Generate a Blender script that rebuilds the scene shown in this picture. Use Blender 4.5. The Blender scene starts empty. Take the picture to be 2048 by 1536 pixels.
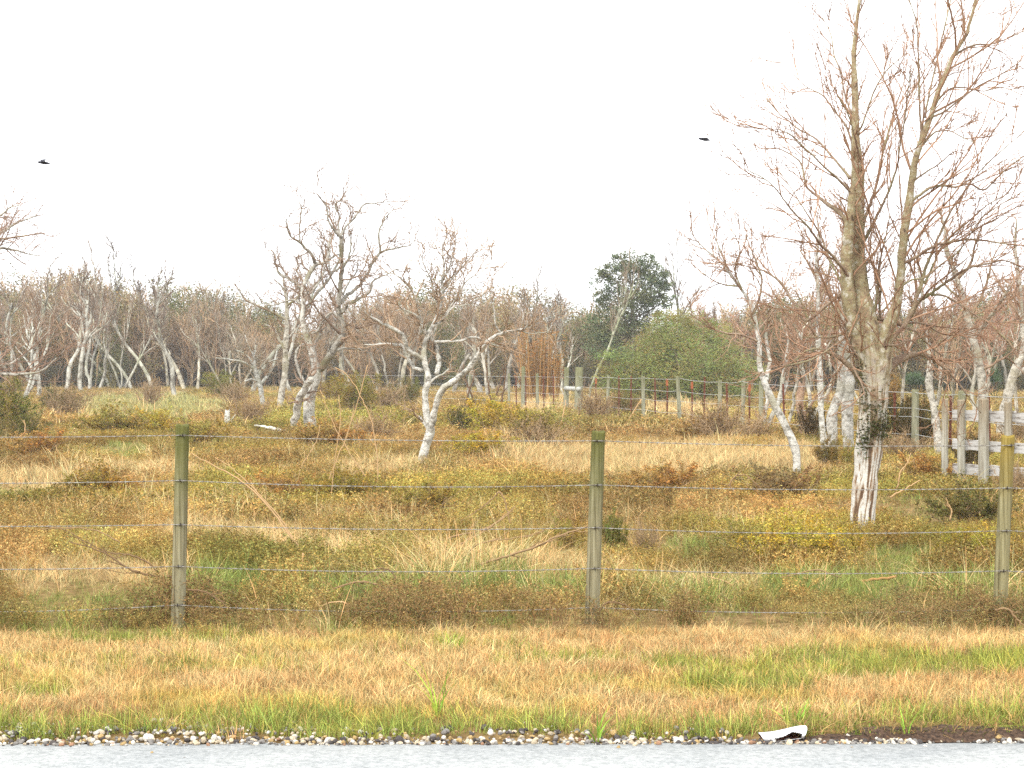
import bpy, math, random
import numpy as np
from mathutils import Vector, Matrix

rng = np.random.default_rng(7)
random.seed(7)
SC = bpy.context.scene
COL = SC.collection

# ------------------------------------------------------------------ camera, sky, sun, exposure
H, F, HZ = 1.7, 3750.0, 740.0            # eye height (m), focal length and horizon row in photo pixels (2048 wide)
cd = bpy.data.cameras.new("camera"); cam = bpy.data.objects.new("camera", cd); COL.objects.link(cam)
cam.location = (0, 0, H); cam.rotation_euler = (math.radians(90), 0, 0)
cd.sensor_width = 36.0; cd.lens = 36.0 * F / 2048; cd.shift_y = -(768 - HZ) / 2048
cd.clip_end = 5000; SC.camera = cam

SUN_EL, SUN_ROT = math.radians(48), math.radians(205)
W = bpy.data.worlds.new("World"); SC.world = W; W.use_nodes = True
nt = W.node_tree; nt.nodes.clear()
sky = nt.nodes.new("ShaderNodeTexSky"); sky.sky_type = 'NISHITA'; sky.sun_disc = False
sky.sun_elevation = SUN_EL; sky.sun_rotation = SUN_ROT
sky.air_density = 1.0; sky.dust_density = 1.0; sky.ozone_density = 1.0
hs = nt.nodes.new("ShaderNodeHueSaturation"); hs.inputs['Saturation'].default_value = 0.10
bg = nt.nodes.new("ShaderNodeBackground"); bg.inputs['Strength'].default_value = 0.15
wo = nt.nodes.new("ShaderNodeOutputWorld")
# an even white cloud layer over the sky
cl = nt.nodes.new("ShaderNodeMix"); cl.data_type = 'RGBA'; cl.inputs[0].default_value = 0.85; cl.inputs[7].default_value = (6.6, 6.7, 6.85, 1)
nt.links.new(sky.outputs[0], hs.inputs['Color']); nt.links.new(hs.outputs[0], cl.inputs[6]); nt.links.new(cl.outputs[2], bg.inputs['Color'])
nt.links.new(bg.outputs[0], wo.inputs['Surface'])
sd = bpy.data.lights.new("sun", 'SUN'); sd.energy = 1.5; sd.angle = math.radians(14); sd.color = (1.0, 0.96, 0.90)
sun = bpy.data.objects.new("sun", sd); COL.objects.link(sun)
# sun behind the camera, a little to the left
az = math.radians(205)
sv = Vector((math.sin(az) * math.cos(SUN_EL), math.cos(az) * math.cos(SUN_EL), math.sin(SUN_EL)))
sun.rotation_euler = sv.to_track_quat('Z', 'Y').to_euler()
SC.view_settings.view_transform = 'Standard'; SC.view_settings.look = 'None'
SC.view_settings.exposure = 1.13; SC.view_settings.gamma = 1.0; SC.view_settings.use_curve_mapping = False
SC.render.engine = 'CYCLES'; SC.cycles.use_denoising = False
SC.cycles.max_bounces = 5; SC.cycles.diffuse_bounces = 2; SC.cycles.glossy_bounces = 1
SC.cycles.transmission_bounces = 2; SC.cycles.transparent_max_bounces = 4
SC.cycles.caustics_reflective = False; SC.cycles.caustics_refractive = False

# ------------------------------------------------------------------ helpers
def vnoise(x, y, seed=0):
    x = np.asarray(x, float); y = np.asarray(y, float)
    xi = np.floor(x).astype(np.int64); yi = np.floor(y).astype(np.int64)
    fx = x - xi; fy = y - yi; fx = fx * fx * (3 - 2 * fx); fy = fy * fy * (3 - 2 * fy)
    def h(a, b):
        n = (a * 374761393 + b * 668265263 + seed * 974711) & 0x7fffffff
        n = ((n ^ (n >> 13)) * 1274126177) & 0x7fffffff
        n = n ^ (n >> 16)
        return (n & 0xffff) / 65535.0
    return (h(xi, yi) * (1 - fx) + h(xi + 1, yi) * fx) * (1 - fy) + (h(xi, yi + 1) * (1 - fx) + h(xi + 1, yi + 1) * fx) * fy
def fbm(x, y, seed=0, o=3):
    s = 0; a = 1; t = 0
    for k in range(o):
        s = s + a * vnoise(x * 2 ** k, y * 2 ** k, seed + k * 17); t += a; a *= .5
    return s / t
def gz(x, y):
    """height of the ground"""
    x = np.asarray(x, float); y = np.asarray(y, float)
    w = np.clip((y - 8.9) / 6, 0, 1)
    near = np.clip((y - 8.6) / 0.6, 0, 1)
    return near * 0.02 + w * (fbm(x * .22, y * .16, 3) - .5) * .22
def pix(px, py, d):
    """photo pixel at a depth -> point"""
    return np.array([(px - 1024) / F * d, d, H - (py - HZ) / F * d])
def gdepth(py): return F * H / (py - HZ)
def gpt(px, py):
    d = gdepth(py); x = (px - 1024) / F * d
    return float(x), float(d), float(gz(x, d))

def make_mesh(name, V, faces, attrs=None, mat=None, smooth=False):
    """V (n,3); faces = list of int arrays (k, 3) / (k, 4)"""
    me = bpy.data.meshes.new(name)
    V = np.asarray(V, np.float32); me.vertices.add(len(V)); me.vertices.foreach_set("co", V.ravel())
    faces = [np.asarray(f, np.int32) for f in faces if len(f)]
    idx = np.concatenate([f.ravel() for f in faces])
    tot = np.concatenate([np.full(len(f), f.shape[1], np.int32) for f in faces])
    st = np.concatenate([[0], np.cumsum(tot)[:-1]]).astype(np.int32)
    me.loops.add(len(idx)); me.loops.foreach_set("vertex_index", idx)
    me.polygons.add(len(tot)); me.polygons.foreach_set("loop_start", st)
    try: me.polygons.foreach_set("loop_total", tot)
    except Exception: pass
    me.update(calc_edges=True)
    for k, a in (attrs or {}).items():
        at = me.attributes.new(k, 'FLOAT', 'POINT'); at.data.foreach_set("value", np.asarray(a, np.float32))
    me.polygons.foreach_set("use_smooth", np.full(len(tot), bool(smooth)))
    if mat: me.materials.append(mat)
    return me

class Acc:
    def __init__(s): s.V = []; s.Q = []; s.T = []; s.A = {}; s.n = 0
    def add(s, V, Q=None, T=None, **attrs):
        V = np.asarray(V, float).reshape(-1, 3)
        if Q is not None and len(Q): s.Q.append(np.asarray(Q, int).reshape(-1, 4) + s.n)
        if T is not None and len(T): s.T.append(np.asarray(T, int).reshape(-1, 3) + s.n)
        for k, a in attrs.items(): s.A.setdefault(k, []).append(np.broadcast_to(np.asarray(a, float), (len(V),)))
        s.V.append(V); s.n += len(V)
    def box(s, c, sz, R=None, **attrs):
        c = np.asarray(c, float); h = np.asarray(sz, float) / 2
        v = np.array([[x, y, z] for x in (-1, 1) for y in (-1, 1) for z in (-1, 1)]) * h
        if R is not None: v = v @ np.asarray(R).T
        s.add(v + c, [[0, 1, 3, 2], [4, 6, 7, 5], [0, 4, 5, 1], [2, 3, 7, 6], [0, 2, 6, 4], [1, 5, 7, 3]], **attrs)
    def tubes(s, P, R, n=6, cap=True, **attrs):
        """P (B,m,3) centre lines, R (B,m) radii"""
        P = np.asarray(P, float); R = np.asarray(R, float); B, m, _ = P.shape
        T = np.gradient(P, axis=1); T /= np.linalg.norm(T, axis=2, keepdims=True) + 1e-12
        mean = P[:, -1] - P[:, 0]; ax = np.argmin(np.abs(mean), axis=1)
        ref = np.zeros((B, 1, 3)); ref[np.arange(B), 0, ax] = 1
        U = np.cross(T, ref); U /= np.linalg.norm(U, axis=2, keepdims=True) + 1e-12
        Wv = np.cross(T, U)
        a = np.arange(n) / n * 2 * math.pi
        V = P[:, :, None] + R[:, :, None, None] * (np.cos(a)[None, None, :, None] * U[:, :, None] + np.sin(a)[None, None, :, None] * Wv[:, :, None])
        b = np.arange(B)[:, None, None] * (m * n); i = np.arange(m - 1)[None, :, None] * n; j = np.arange(n)[None, None]; j2 = (j + 1) % n
        Q = np.stack([b + i + j, b + i + j2, b + i + n + j2, b + i + n + j], -1).reshape(-1, 4)
        Tt = None
        if cap and n > 3:
            f = np.arange(1, n - 1); b1 = np.arange(B)[:, None] * (m * n)
            top = np.stack([b1 + (m - 1) * n + 0 * f, b1 + (m - 1) * n + f, b1 + (m - 1) * n + f + 1], -1).reshape(-1, 3)
            bot = np.stack([b1 + 0 * f, b1 + f + 1, b1 + f], -1).reshape(-1, 3)
            Tt = np.concatenate([top, bot])
        out = {}
        for k, v in attrs.items():
            v = np.asarray(v, float)
            out[k] = np.repeat(v, m * n) if v.ndim == 1 and len(v) == B else v
        s.add(V.reshape(-1, 3), Q, Tt, **out)
    def mesh(s, name, mat=None, smooth=False):
        V = np.concatenate(s.V); F_ = []
        if s.Q: F_.append(np.concatenate(s.Q))
        if s.T: F_.append(np.concatenate(s.T))
        return make_mesh(name, V, F_, {k: np.concatenate(a) for k, a in s.A.items()}, mat, smooth)

def obj(name, me, parent=None, loc=(0, 0, 0)):
    o = bpy.data.objects.new(name, me); COL.objects.link(o); o.location = loc
    if parent is not None: o.parent = parent
    return o
def tag(o, label=None, cat=None, group=None, kind=None):
    if label: o['label'] = label
    if cat: o['category'] = cat
    if group: o['group'] = group
    if kind: o['kind'] = kind
    return o
def thing(name, label, cat, loc=(0, 0, 0), group=None):
    e = bpy.data.objects.new(name, None); COL.objects.link(e); e.location = loc; e.empty_display_size = .2
    return tag(e, label, cat, group)

def catmull(P, m):
    """resample control rows (k, c) smoothly to m rows"""
    P = np.asarray(P, float); k = len(P)
    if k == 2: t = np.linspace(0, 1, m)[:, None]; return P[0] * (1 - t) + P[1] * t
    E = np.vstack([2 * P[0] - P[1], P, 2 * P[-1] - P[-2]])
    L = np.concatenate([[0], np.cumsum(np.linalg.norm(np.diff(P[:, :3], axis=0), axis=1))])
    u = np.interp(np.linspace(0, L[-1], m), L, np.arange(k)); i = np.minimum(u.astype(int), k - 2); f = (u - i)[:, None]
    p0, p1, p2, p3 = E[i], E[i + 1], E[i + 2], E[i + 3]
    return .5 * (2 * p1 + (p2 - p0) * f + (2 * p0 - 5 * p1 + 4 * p2 - p3) * f ** 2 + (3 * p1 - p0 - 3 * p2 + p3) * f ** 3)

# ------------------------------------------------------------------ materials
def new_mat(name):
    m = bpy.data.materials.new(name); m.use_nodes = True; t = m.node_tree; t.nodes.clear()
    out = t.nodes.new("ShaderNodeOutputMaterial")
    def N(kind, **kw):
        n = t.nodes.new(kind)
        for k, v in kw.items(): setattr(n, k, v)
        return n
    return m, t, out, N, t.links.new
def rgb(c): return (c[0], c[1], c[2], 1.0)
def ramp(N, stops):
    r = N("ShaderNodeValToRGB"); e = r.color_ramp.elements
    while len(e) < len(stops): e.new(.5)
    for i, (p, c) in enumerate(stops): e[i].position = p; e[i].color = rgb(c)
    return r
def leaf_mat(name, src, warm=(1.20, .90, .72), cool=(.86, 1.06, .92), trans=.22, lo=.38, hi=1.62):
    """src: 'inst' colour from the scatter point, 'obj' colour of the object"""
    m, t, out, N, L = new_mat(name)
    if src == 'inst':
        a = N("ShaderNodeAttribute", attribute_type='INSTANCER', attribute_name='col'); c = a.outputs['Color']
    else:
        a = N("ShaderNodeObjectInfo"); c = a.outputs['Color']
    r = N("ShaderNodeAttribute", attribute_type='GEOMETRY', attribute_name='rnd')
    tn = N("ShaderNodeAttribute", attribute_type='GEOMETRY', attribute_name='tone')
    mx = N("ShaderNodeMix", data_type='RGBA'); mx.inputs[6].default_value = rgb(cool); mx.inputs[7].default_value = rgb(warm)
    L(tn.outputs['Fac'], mx.inputs[0])
    mr = N("ShaderNodeMapRange"); mr.inputs[3].default_value = lo; mr.inputs[4].default_value = hi; L(r.outputs['Fac'], mr.inputs[0])
    v1 = N("ShaderNodeVectorMath", operation='MULTIPLY'); L(c, v1.inputs[0]); L(mx.outputs[2], v1.inputs[1])
    v2 = N("ShaderNodeVectorMath", operation='SCALE'); L(v1.outputs[0], v2.inputs[0]); L(mr.outputs[0], v2.inputs[3])
    d = N("ShaderNodeBsdfDiffuse"); tr = N("ShaderNodeBsdfTranslucent"); ms = N("ShaderNodeMixShader"); ms.inputs[0].default_value = trans
    L(v2.outputs[0], d.inputs['Color']); L(v2.outputs[0], tr.inputs['Color']); L(d.outputs[0], ms.inputs[1]); L(tr.outputs[0], ms.inputs[2])
    L(ms.outputs[0], out.inputs['Surface']); return m
def bark_mat(name, light, dark, patch=None, scale=9.0, thr=(.42, .62), stretch=(1, 1, 1.6), obj_tint=False, rough=.9):
    m, t, out, N, L = new_mat(name)
    tc = N("ShaderNodeTexCoord"); mp = N("ShaderNodeMapping"); mp.inputs['Scale'].default_value = stretch; L(tc.outputs['Object'], mp.inputs[0])
    n1 = N("ShaderNodeTexNoise"); n1.inputs['Scale'].default_value = scale; n1.inputs['Detail'].default_value = 9; n1.inputs['Roughness'].default_value = .74; L(mp.outputs[0], n1.inputs['Vector'])
    r1 = ramp(N, [(thr[0], dark), (thr[1], light)]); L(n1.outputs['Fac'], r1.inputs[0]); c = r1.outputs[0]
    if patch:
        n2 = N("ShaderNodeTexNoise"); n2.inputs['Scale'].default_value = scale * .22; n2.inputs['Detail'].default_value = 3; L(tc.outputs['Object'], n2.inputs['Vector'])
        r2 = ramp(N, [(.50, (0, 0, 0)), (.66, (1, 1, 1))]); L(n2.outputs['Fac'], r2.inputs[0])
        mx = N("ShaderNodeMix", data_type='RGBA'); L(r2.outputs[0], mx.inputs[0]); L(c, mx.inputs[6]); mx.inputs[7].default_value = rgb(patch); c = mx.outputs[2]
    if obj_tint:
        oi = N("ShaderNodeObjectInfo"); vm = N("ShaderNodeVectorMath", operation='MULTIPLY'); L(c, vm.inputs[0]); L(oi.outputs['Color'], vm.inputs[1]); c = vm.outputs[0]
    b = N("ShaderNodeBsdfPrincipled"); b.inputs['Roughness'].default_value = rough; b.inputs['Specular IOR Level'].default_value = .15; L(c, b.inputs['Base Color'])
    bp = N("ShaderNodeBump"); bp.inputs['Strength'].default_value = .9; bp.inputs['Distance'].default_value = .05; L(n1.outputs['Fac'], bp.inputs['Height']); L(bp.outputs[0], b.inputs['Normal'])
    L(b.outputs[0], out.inputs['Surface']); return m
def plain_mat(name, col, rough=.8, metal=0., var=None, scale=20.):
    m, t, out, N, L = new_mat(name)
    b = N("ShaderNodeBsdfPrincipled"); b.inputs['Roughness'].default_value = rough; b.inputs['Metallic'].default_value = metal; b.inputs['Specular IOR Level'].default_value = .2
    if var:
        tc = N("ShaderNodeTexCoord"); n1 = N("ShaderNodeTexNoise"); n1.inputs['Scale'].default_value = scale; n1.inputs['Detail'].default_value = 5; L(tc.outputs['Object'], n1.inputs['Vector'])
        r = ramp(N, [(.35, var), (.65, col)]); L(n1.outputs['Fac'], r.inputs[0]); L(r.outputs[0], b.inputs['Base Color'])
    else: b.inputs['Base Color'].default_value = rgb(col)
    L(b.outputs[0], out.inputs['Surface']); return m
def twig_mat(name, col):
    m, t, out, N, L = new_mat(name)
    r = N("ShaderNodeAttribute", attribute_type='GEOMETRY', attribute_name='rnd')
    oi = N("ShaderNodeObjectInfo"); vm = N("ShaderNodeVectorMath", operation='MULTIPLY'); L(oi.outputs['Color'], vm.inputs[1])
    rr = ramp(N, [(0, tuple(.55 * c for c in col)), (1, tuple(min(1, 1.45 * c) for c in col))]); L(r.outputs['Fac'], rr.inputs[0]); L(rr.outputs[0], vm.inputs[0])
    d = N("ShaderNodeBsdfDiffuse"); L(vm.outputs[0], d.inputs['Color']); L(d.outputs[0], out.inputs['Surface']); return m

M_INST = leaf_mat("grass_blades", 'inst')
M_LEAF = leaf_mat("shrub_leaves", 'obj')
M_PALE = bark_mat("pale_lichen_bark", (.62, .605, .545), (.15, .135, .105), (.38, .36, .27), 8, (.37, .55), (1, 1, 1.35), True)
M_GNARL = bark_mat("gnarled_bark", (.52, .505, .455), (.13, .11, .09), (.24, .22, .13), 6, (.37, .54), (1, 1, 1.3), True)
M_FAR = bark_mat("far_tree_bark", (.50, .49, .44), (.15, .135, .11), (.27, .28, .19), 3.5, (.40, .57), (1, 1, .6), True)
M_UP = bark_mat("upper_branch_bark", (.42, .33, .23), (.20, .115, .085), (.33, .30, .17), 10, (.36, .62), (1, 1, .7), True)
M_TWIG = twig_mat("twigs", (.30, .235, .18))
M_STEM = twig_mat("dry_stems", (.34, .24, .14))

# ------------------------------------------------------------------ ground, road
def build_ground():
    def axis(lo, hi, near, fine, coarse):
        a = list(np.arange(near[0], near[1], fine)); v = near[1]; s = fine
        while v < hi: a.append(v); s *= coarse; v += s
        v = near[0]; s = fine; b = []
        while v > lo: s *= coarse; v -= s; b.append(v)
        return np.array(sorted(b + a))
    X = axis(-1500, 1500, (-8, 8), .18, 1.14); Y = axis(-300, 2500, (8.3, 40), .18, 1.12)
    gx, gy = np.meshgrid(X, Y); z = gz(gx, gy)
    z = np.where(gy < 8.72, np.minimum(z, -.004), z)
    V = np.stack([gx, gy, z], -1).reshape(-1, 3); nx, ny = len(X), len(Y)
    i = np.arange(ny - 1)[:, None] * nx + np.arange(nx - 1)[None]; Q = np.stack([i, i + 1, i + nx + 1, i + nx], -1).reshape(-1, 4)
    m, t, out, N, L = new_mat("thatch_ground")
    tc = N("ShaderNodeTexCoord"); n1 = N("ShaderNodeTexNoise"); n1.inputs['Scale'].default_value = .55; n1.inputs['Detail'].default_value = 8; n1.inputs['Roughness'].default_value = .7
    n2 = N("ShaderNodeTexNoise"); n2.inputs['Scale'].default_value = 14; n2.inputs['Detail'].default_value = 6
    L(tc.outputs['Object'], n1.inputs['Vector']); L(tc.outputs['Object'], n2.inputs['Vector'])
    r1 = ramp(N, [(.3, (.115, .12, .045)), (.48, (.20, .14, .07)), (.68, (.32, .235, .12))]); L(n1.outputs['Fac'], r1.inputs[0])
    r2 = ramp(N, [(.3, (.55, .5, .45)), (.7, (1.2, 1.15, 1.0))]); L(n2.outputs['Fac'], r2.inputs[0])
    vm = N("ShaderNodeVectorMath", operation='MULTIPLY'); L(r1.outputs[0], vm.inputs[0]); L(r2.outputs[0], vm.inputs[1])
    d = N("ShaderNodeBsdfDiffuse"); L(vm.outputs[0], d.inputs['Color']); L(d.outputs[0], out.inputs['Surface'])
    tag(obj("ground", make_mesh("ground", V, [Q], None, m, True)), kind='structure')
    # road: worn pale chip-seal, its far edge a little ragged
    xs = np.concatenate([np.linspace(-700, -9, 30), np.arange(-8.9, 9, .06), np.linspace(9.1, 700, 30)])
    edge = 8.505 + .012 * xs.clip(-9, 9) + (fbm(xs * 6, xs * 0, 5) - .5) * .09 + (fbm(xs * .7, xs * 0, 9) - .5) * .06
    ys = np.array([-1.0, 2, 5, 7.8])
    rows = [np.stack([xs, np.full_like(xs, y), np.full_like(xs, .004 + .03 * (1 - ((y - 3.8) / 5) ** 2))], -1) for y in ys]
    rows += [np.stack([xs, edge, np.full_like(xs, .006)], -1), np.stack([xs, edge + .012, np.full_like(xs, -.02)], -1)]
    V = np.concatenate(rows); n = len(xs)
    i = np.arange(len(rows) - 1)[:, None] * n + np.arange(n - 1)[None]; Q = np.stack([i, i + 1, i + n + 1, i + n], -1).reshape(-1, 4)
    m, t, out, N, L = new_mat("worn_asphalt")
    tc = N("ShaderNodeTexCoord"); n1 = N("ShaderNodeTexNoise"); n1.inputs['Scale'].default_value = 34; n1.inputs['Detail'].default_value = 6; n1.inputs['Roughness'].default_value = .8
    n2 = N("ShaderNodeTexNoise"); n2.inputs['Scale'].default_value = 1.6; n2.inputs['Detail'].default_value = 5
    vo = N("ShaderNodeTexVoronoi"); vo.inputs['Scale'].default_value = 70
    for q in (n1, n2, vo): L(tc.outputs['Object'], q.inputs['Vector'])
    r1 = ramp(N, [(.34, (.22, .235, .232)), (.5, (.375, .388, .383)), (.66, (.50, .508, .50))]); L(n1.outputs['Fac'], r1.inputs[0])
    r2 = ramp(N, [(.3, (.80, .81, .82)), (.7, (1.06, 1.05, 1.03))]); L(n2.outputs['Fac'], r2.inputs[0])
    vm = N("ShaderNodeVectorMath", operation='MULTIPLY'); L(r1.outputs[0], vm.inputs[0]); L(r2.outputs[0], vm.inputs[1])
    b = N("ShaderNodeBsdfPrincipled"); b.inputs['Roughness'].default_value = .75; b.inputs['Specular IOR Level'].default_value = .3; L(vm.outputs[0], b.inputs['Base Color'])
    bp = N("ShaderNodeBump"); bp.inputs['Strength'].default_value = .5; bp.inputs['Distance'].default_value = .006; L(vo.outputs['Distance'], bp.inputs['Height']); L(bp.outputs[0], b.inputs['Normal'])
    L(b.outputs[0], out.inputs['Surface'])
    tag(obj("road", make_mesh("road", V, [Q], None, m, True)), kind='structure')
    # dark crumbly soil at the road edge on the right
    sx = np.arange(1.25, 6.2, .02); sy = np.linspace(0, 1, 22); gx, gy = np.meshgrid(sx, sy)
    w0 = 8.55 + (fbm(sx * 4, sx * 0, 21) - .5) * .06; w1 = 8.63 + .20 * np.clip((sx - 1.25) / .5, 0, 1) + (fbm(sx * 3, sx * 0, 22) - .5) * .16
    yy = w0[None] + (w1 - w0)[None] * gy
    zz = .004 + np.sin(gy * math.pi) ** .7 * (.010 + .036 * fbm(gx * 11, yy * 16, 31) + .02 * fbm(gx * 34, yy * 40, 32)) * np.clip((gx - 1.25) / .4, 0, 1)
    V = np.stack([gx, yy, zz], -1).reshape(-1, 3); nx, ny = len(sx), len(sy)
    i = np.arange(ny - 1)[:, None] * nx + np.arange(nx - 1)[None]; Q = np.stack([i, i + 1, i + nx + 1, i + nx], -1).reshape(-1, 4)
    tag(obj("soil", make_mesh("soil", V, [Q], None, plain_mat("dark_soil", (.10, .062, .04), .95, 0, (.028, .018, .013), 55), False)), kind='structure')
build_ground()

def haze():
    a = Acc(); a.box((0, 1000, 5.4), (3600, 3600, 13.6)); me = a.mesh("haze"); m, t, out, N, L = new_mat("haze_air")
    v = N("ShaderNodeVolumePrincipled"); v.inputs['Color'].default_value = (.93, .95, .97, 1); v.inputs['Density'].default_value = HAZE; v.inputs['Anisotropy'].default_value = .2; L(v.outputs[0], out.inputs['Volume'])
    me.materials.append(m); tag(obj("haze", me), kind='stuff')
HAZE = .00062
haze()

# ------------------------------------------------------------------ plant pieces
def blades(a, n, h, spread, w, lean, rg, segs=3, hv=.45, base_r=None):
    """n grass blades, each a narrow bent strip with its own width and bend"""
    ph = rg.uniform(0, 2 * math.pi, n); rad = spread * np.sqrt(rg.uniform(0, 1, n))
    bx, by = rad * np.cos(ph), rad * np.sin(ph)
    az = ph + rg.normal(0, .9, n); hh = h * rg.uniform(1 - hv, 1 + hv, n); ln = np.abs(rg.normal(lean, lean * .6, n)); fz = rg.uniform(0, 2 * math.pi, n)
    t = np.linspace(0, 1, segs + 1)
    out = ln[:, None] * hh[:, None] * t[None] ** 1.8; z = hh[:, None] * t[None] * (1 - .28 * np.minimum(ln, 1.6)[:, None] * t[None])
    cx = bx[:, None] + np.cos(az)[:, None] * out; cy = by[:, None] + np.sin(az)[:, None] * out
    ww = w * rg.uniform(.6, 1.4, n)[:, None] * (1 - t[None] ** 1.5 * .92) / 2
    wx, wy = np.cos(fz)[:, None] * ww, np.sin(fz)[:, None] * ww
    V = np.stack([np.stack([cx - wx, cy - wy, z], -1), np.stack([cx + wx, cy + wy, z], -1)], 2).reshape(n, -1, 3)
    m = (segs + 1) * 2; b = np.arange(n)[:, None] * m; k = np.arange(segs)[None] * 2
    Q = np.stack([b + k, b + k + 1, b + k + 3, b + k + 2], -1).reshape(-1, 4)
    a.add(V.reshape(-1, 3), Q, rnd=np.repeat(rg.uniform(0, 1, n), m), tone=np.repeat(rg.uniform(0, 1, n), m))
def leaves(a, P, size, rg, tone=None, aspect=.5, rnd=None):
    """small folded leaves at points P"""
    P = np.asarray(P); n = len(P)
    d = rg.normal(0, 1, (n, 3)); d[:, 2] = np.abs(d[:, 2]) * .6 - .1; d /= np.linalg.norm(d, axis=1, keepdims=True)
    s = np.cross(d, rg.normal(0, 1, (n, 3))); s /= np.linalg.norm(s, axis=1, keepdims=True) + 1e-9
    up = np.cross(d, s); sz = (size * rg.uniform(.6, 1.4, n))[:, None]
    V = np.stack([P, P + d * sz * .5 + s * sz * aspect * .5 + up * sz * .08, P + d * sz, P + d * sz * .5 - s * sz * aspect * .5 + up * sz * .08], 1)
    b = np.arange(n)[:, None] * 4; T = np.concatenate([b + [0, 1, 2], b + [0, 2, 3]], 0)
    if tone is None: tone = rg.uniform(0, 1, n)
    a.add(V.reshape(-1, 3), None, T, rnd=np.repeat(rg.uniform(0, 1, n) if rnd is None else rnd, 4), tone=np.repeat(np.clip(tone, 0, 1), 4))
def unit(v): return v / (np.linalg.norm(v, axis=-1, keepdims=True) + 1e-12)
def grow(P, R, n, rg, t=(.25, 1.), ang=(.5, 1.1), lenf=.5, m=6, wig=.2, up=.05, rfac=.6, rend=.002, fall=.6, flat=1.0, lmin=0.0, rmax=9.):
    """n side branches from every centre line in P; returns their centre lines and radii"""
    B, m0, _ = P.shape; L = np.linalg.norm(np.diff(P, axis=1), axis=2).sum(1); bi = np.repeat(np.arange(B), n); K = B * n
    tt = (np.tile(np.arange(n), B) + rg.uniform(0, 1, K)) / n; tt = t[0] + (t[1] - t[0]) * tt
    u = tt * (m0 - 1); i = np.minimum(u.astype(int), m0 - 2); f = (u - i)[:, None]
    pos = P[bi, i] * (1 - f) + P[bi, i + 1] * f; T = unit(P[bi, i + 1] - P[bi, i]); rad = R[bi, i] * (1 - f[:, 0]) + R[bi, i + 1] * f[:, 0]
    pv = rg.normal(0, 1, (K, 3)); pv[:, 1] *= flat; pv = unit(pv - T * (pv * T).sum(1, keepdims=True))
    a = rg.uniform(*ang, K)[:, None]; d = unit(np.cos(a) * T + np.sin(a) * pv + np.array([0, 0, up * 2]))
    ln = np.maximum(L[bi] * lenf * rg.uniform(.5, 1.35, K) * (1.1 - fall * tt), lmin * rg.uniform(.6, 1.4, K))
    out = np.zeros((K, m, 3)); out[:, 0] = pos; st = (ln / (m - 1))[:, None]
    for k in range(1, m):
        d = unit(d + rg.normal(0, wig, (K, 3)) + np.array([0, 0, up])); out[:, k] = out[:, k - 1] + d * st
    r0 = np.maximum(np.minimum(rad, rmax) * rfac * rg.uniform(.7, 1.1, K), rend * 1.2)
    s = np.linspace(0, 1, m)[None]; RR = r0[:, None] * (1 - s) ** .8 + rend * (1 - .5 * s)
    RR[:, 0] = np.minimum(RR[:, 0], rad)
    return out, RR

def hide_collection(objs):
    c = bpy.data.collections.new("scatter sources")
    for o in objs: c.objects.link(o)
    return c
def src(name, me): return bpy.data.objects.new(name, me)
def scatter(name, pts, cols, meshes, scl, idx=None, tilt=.12, rg=rng, sz=None, label=None):
    """one stuff object: plant pieces instanced on the given points with geometry nodes"""
    n = len(pts); me = bpy.data.meshes.new(name); me.vertices.add(n); me.vertices.foreach_set("co", np.asarray(pts, np.float32).ravel())
    rot = np.stack([rg.normal(0, tilt, n), rg.normal(0, tilt, n), rg.uniform(0, 6.283, n)], -1)
    s3 = np.asarray(scl, float)[:, None] * np.ones((1, 3))
    if sz is not None: s3[:, 2] *= sz
    def at(k, ty, data, f): a = me.attributes.new(k, ty, 'POINT'); a.data.foreach_set(f, data)
    at("rot", 'FLOAT_VECTOR', rot.astype(np.float32).ravel(), "vector"); at("scl", 'FLOAT_VECTOR', s3.astype(np.float32).ravel(), "vector")
    at("pick", 'INT', (rg.integers(0, len(meshes), n) if idx is None else np.asarray(idx)).astype(np.int32), "value")
    c4 = np.ones((n, 4), np.float32); c4[:, :3] = np.clip(cols, 0, 1); at("col", 'FLOAT_COLOR', c4.ravel(), "color")
    o = obj(name, me); coll = hide_collection([src("piece_%02d" % k, m) for k, m in enumerate(meshes)])
    g = bpy.data.node_groups.new(name, 'GeometryNodeTree')
    g.interface.new_socket("Geometry", in_out='INPUT', socket_type='NodeSocketGeometry'); g.interface.new_socket("Geometry", in_out='OUTPUT', socket_type='NodeSocketGeometry')
    A = g.nodes.new; gi, go = A('NodeGroupInput'), A('NodeGroupOutput')
    ci = A('GeometryNodeCollectionInfo'); ci.inputs['Collection'].default_value = coll; ci.inputs['Separate Children'].default_value = True; ci.inputs['Reset Children'].default_value = True
    ip = A('GeometryNodeInstanceOnPoints'); ip.inputs['Pick Instance'].default_value = True
    def na(k, ty): q = A('GeometryNodeInputNamedAttribute'); q.data_type = ty; q.inputs[0].default_value = k; return q.outputs[0]
    lk = g.links.new; lk(gi.outputs[0], ip.inputs['Points']); lk(ci.outputs[0], ip.inputs['Instance']); lk(na("pick", 'INT'), ip.inputs['Instance Index'])
    lk(na("rot", 'FLOAT_VECTOR'), ip.inputs['Rotation']); lk(na("scl", 'FLOAT_VECTOR'), ip.inputs['Scale']); lk(ip.outputs[0], go.inputs[0])
    md = o.modifiers.new("scatter", 'NODES'); md.node_group = g
    return tag(o, label=label, kind='stuff')

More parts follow.
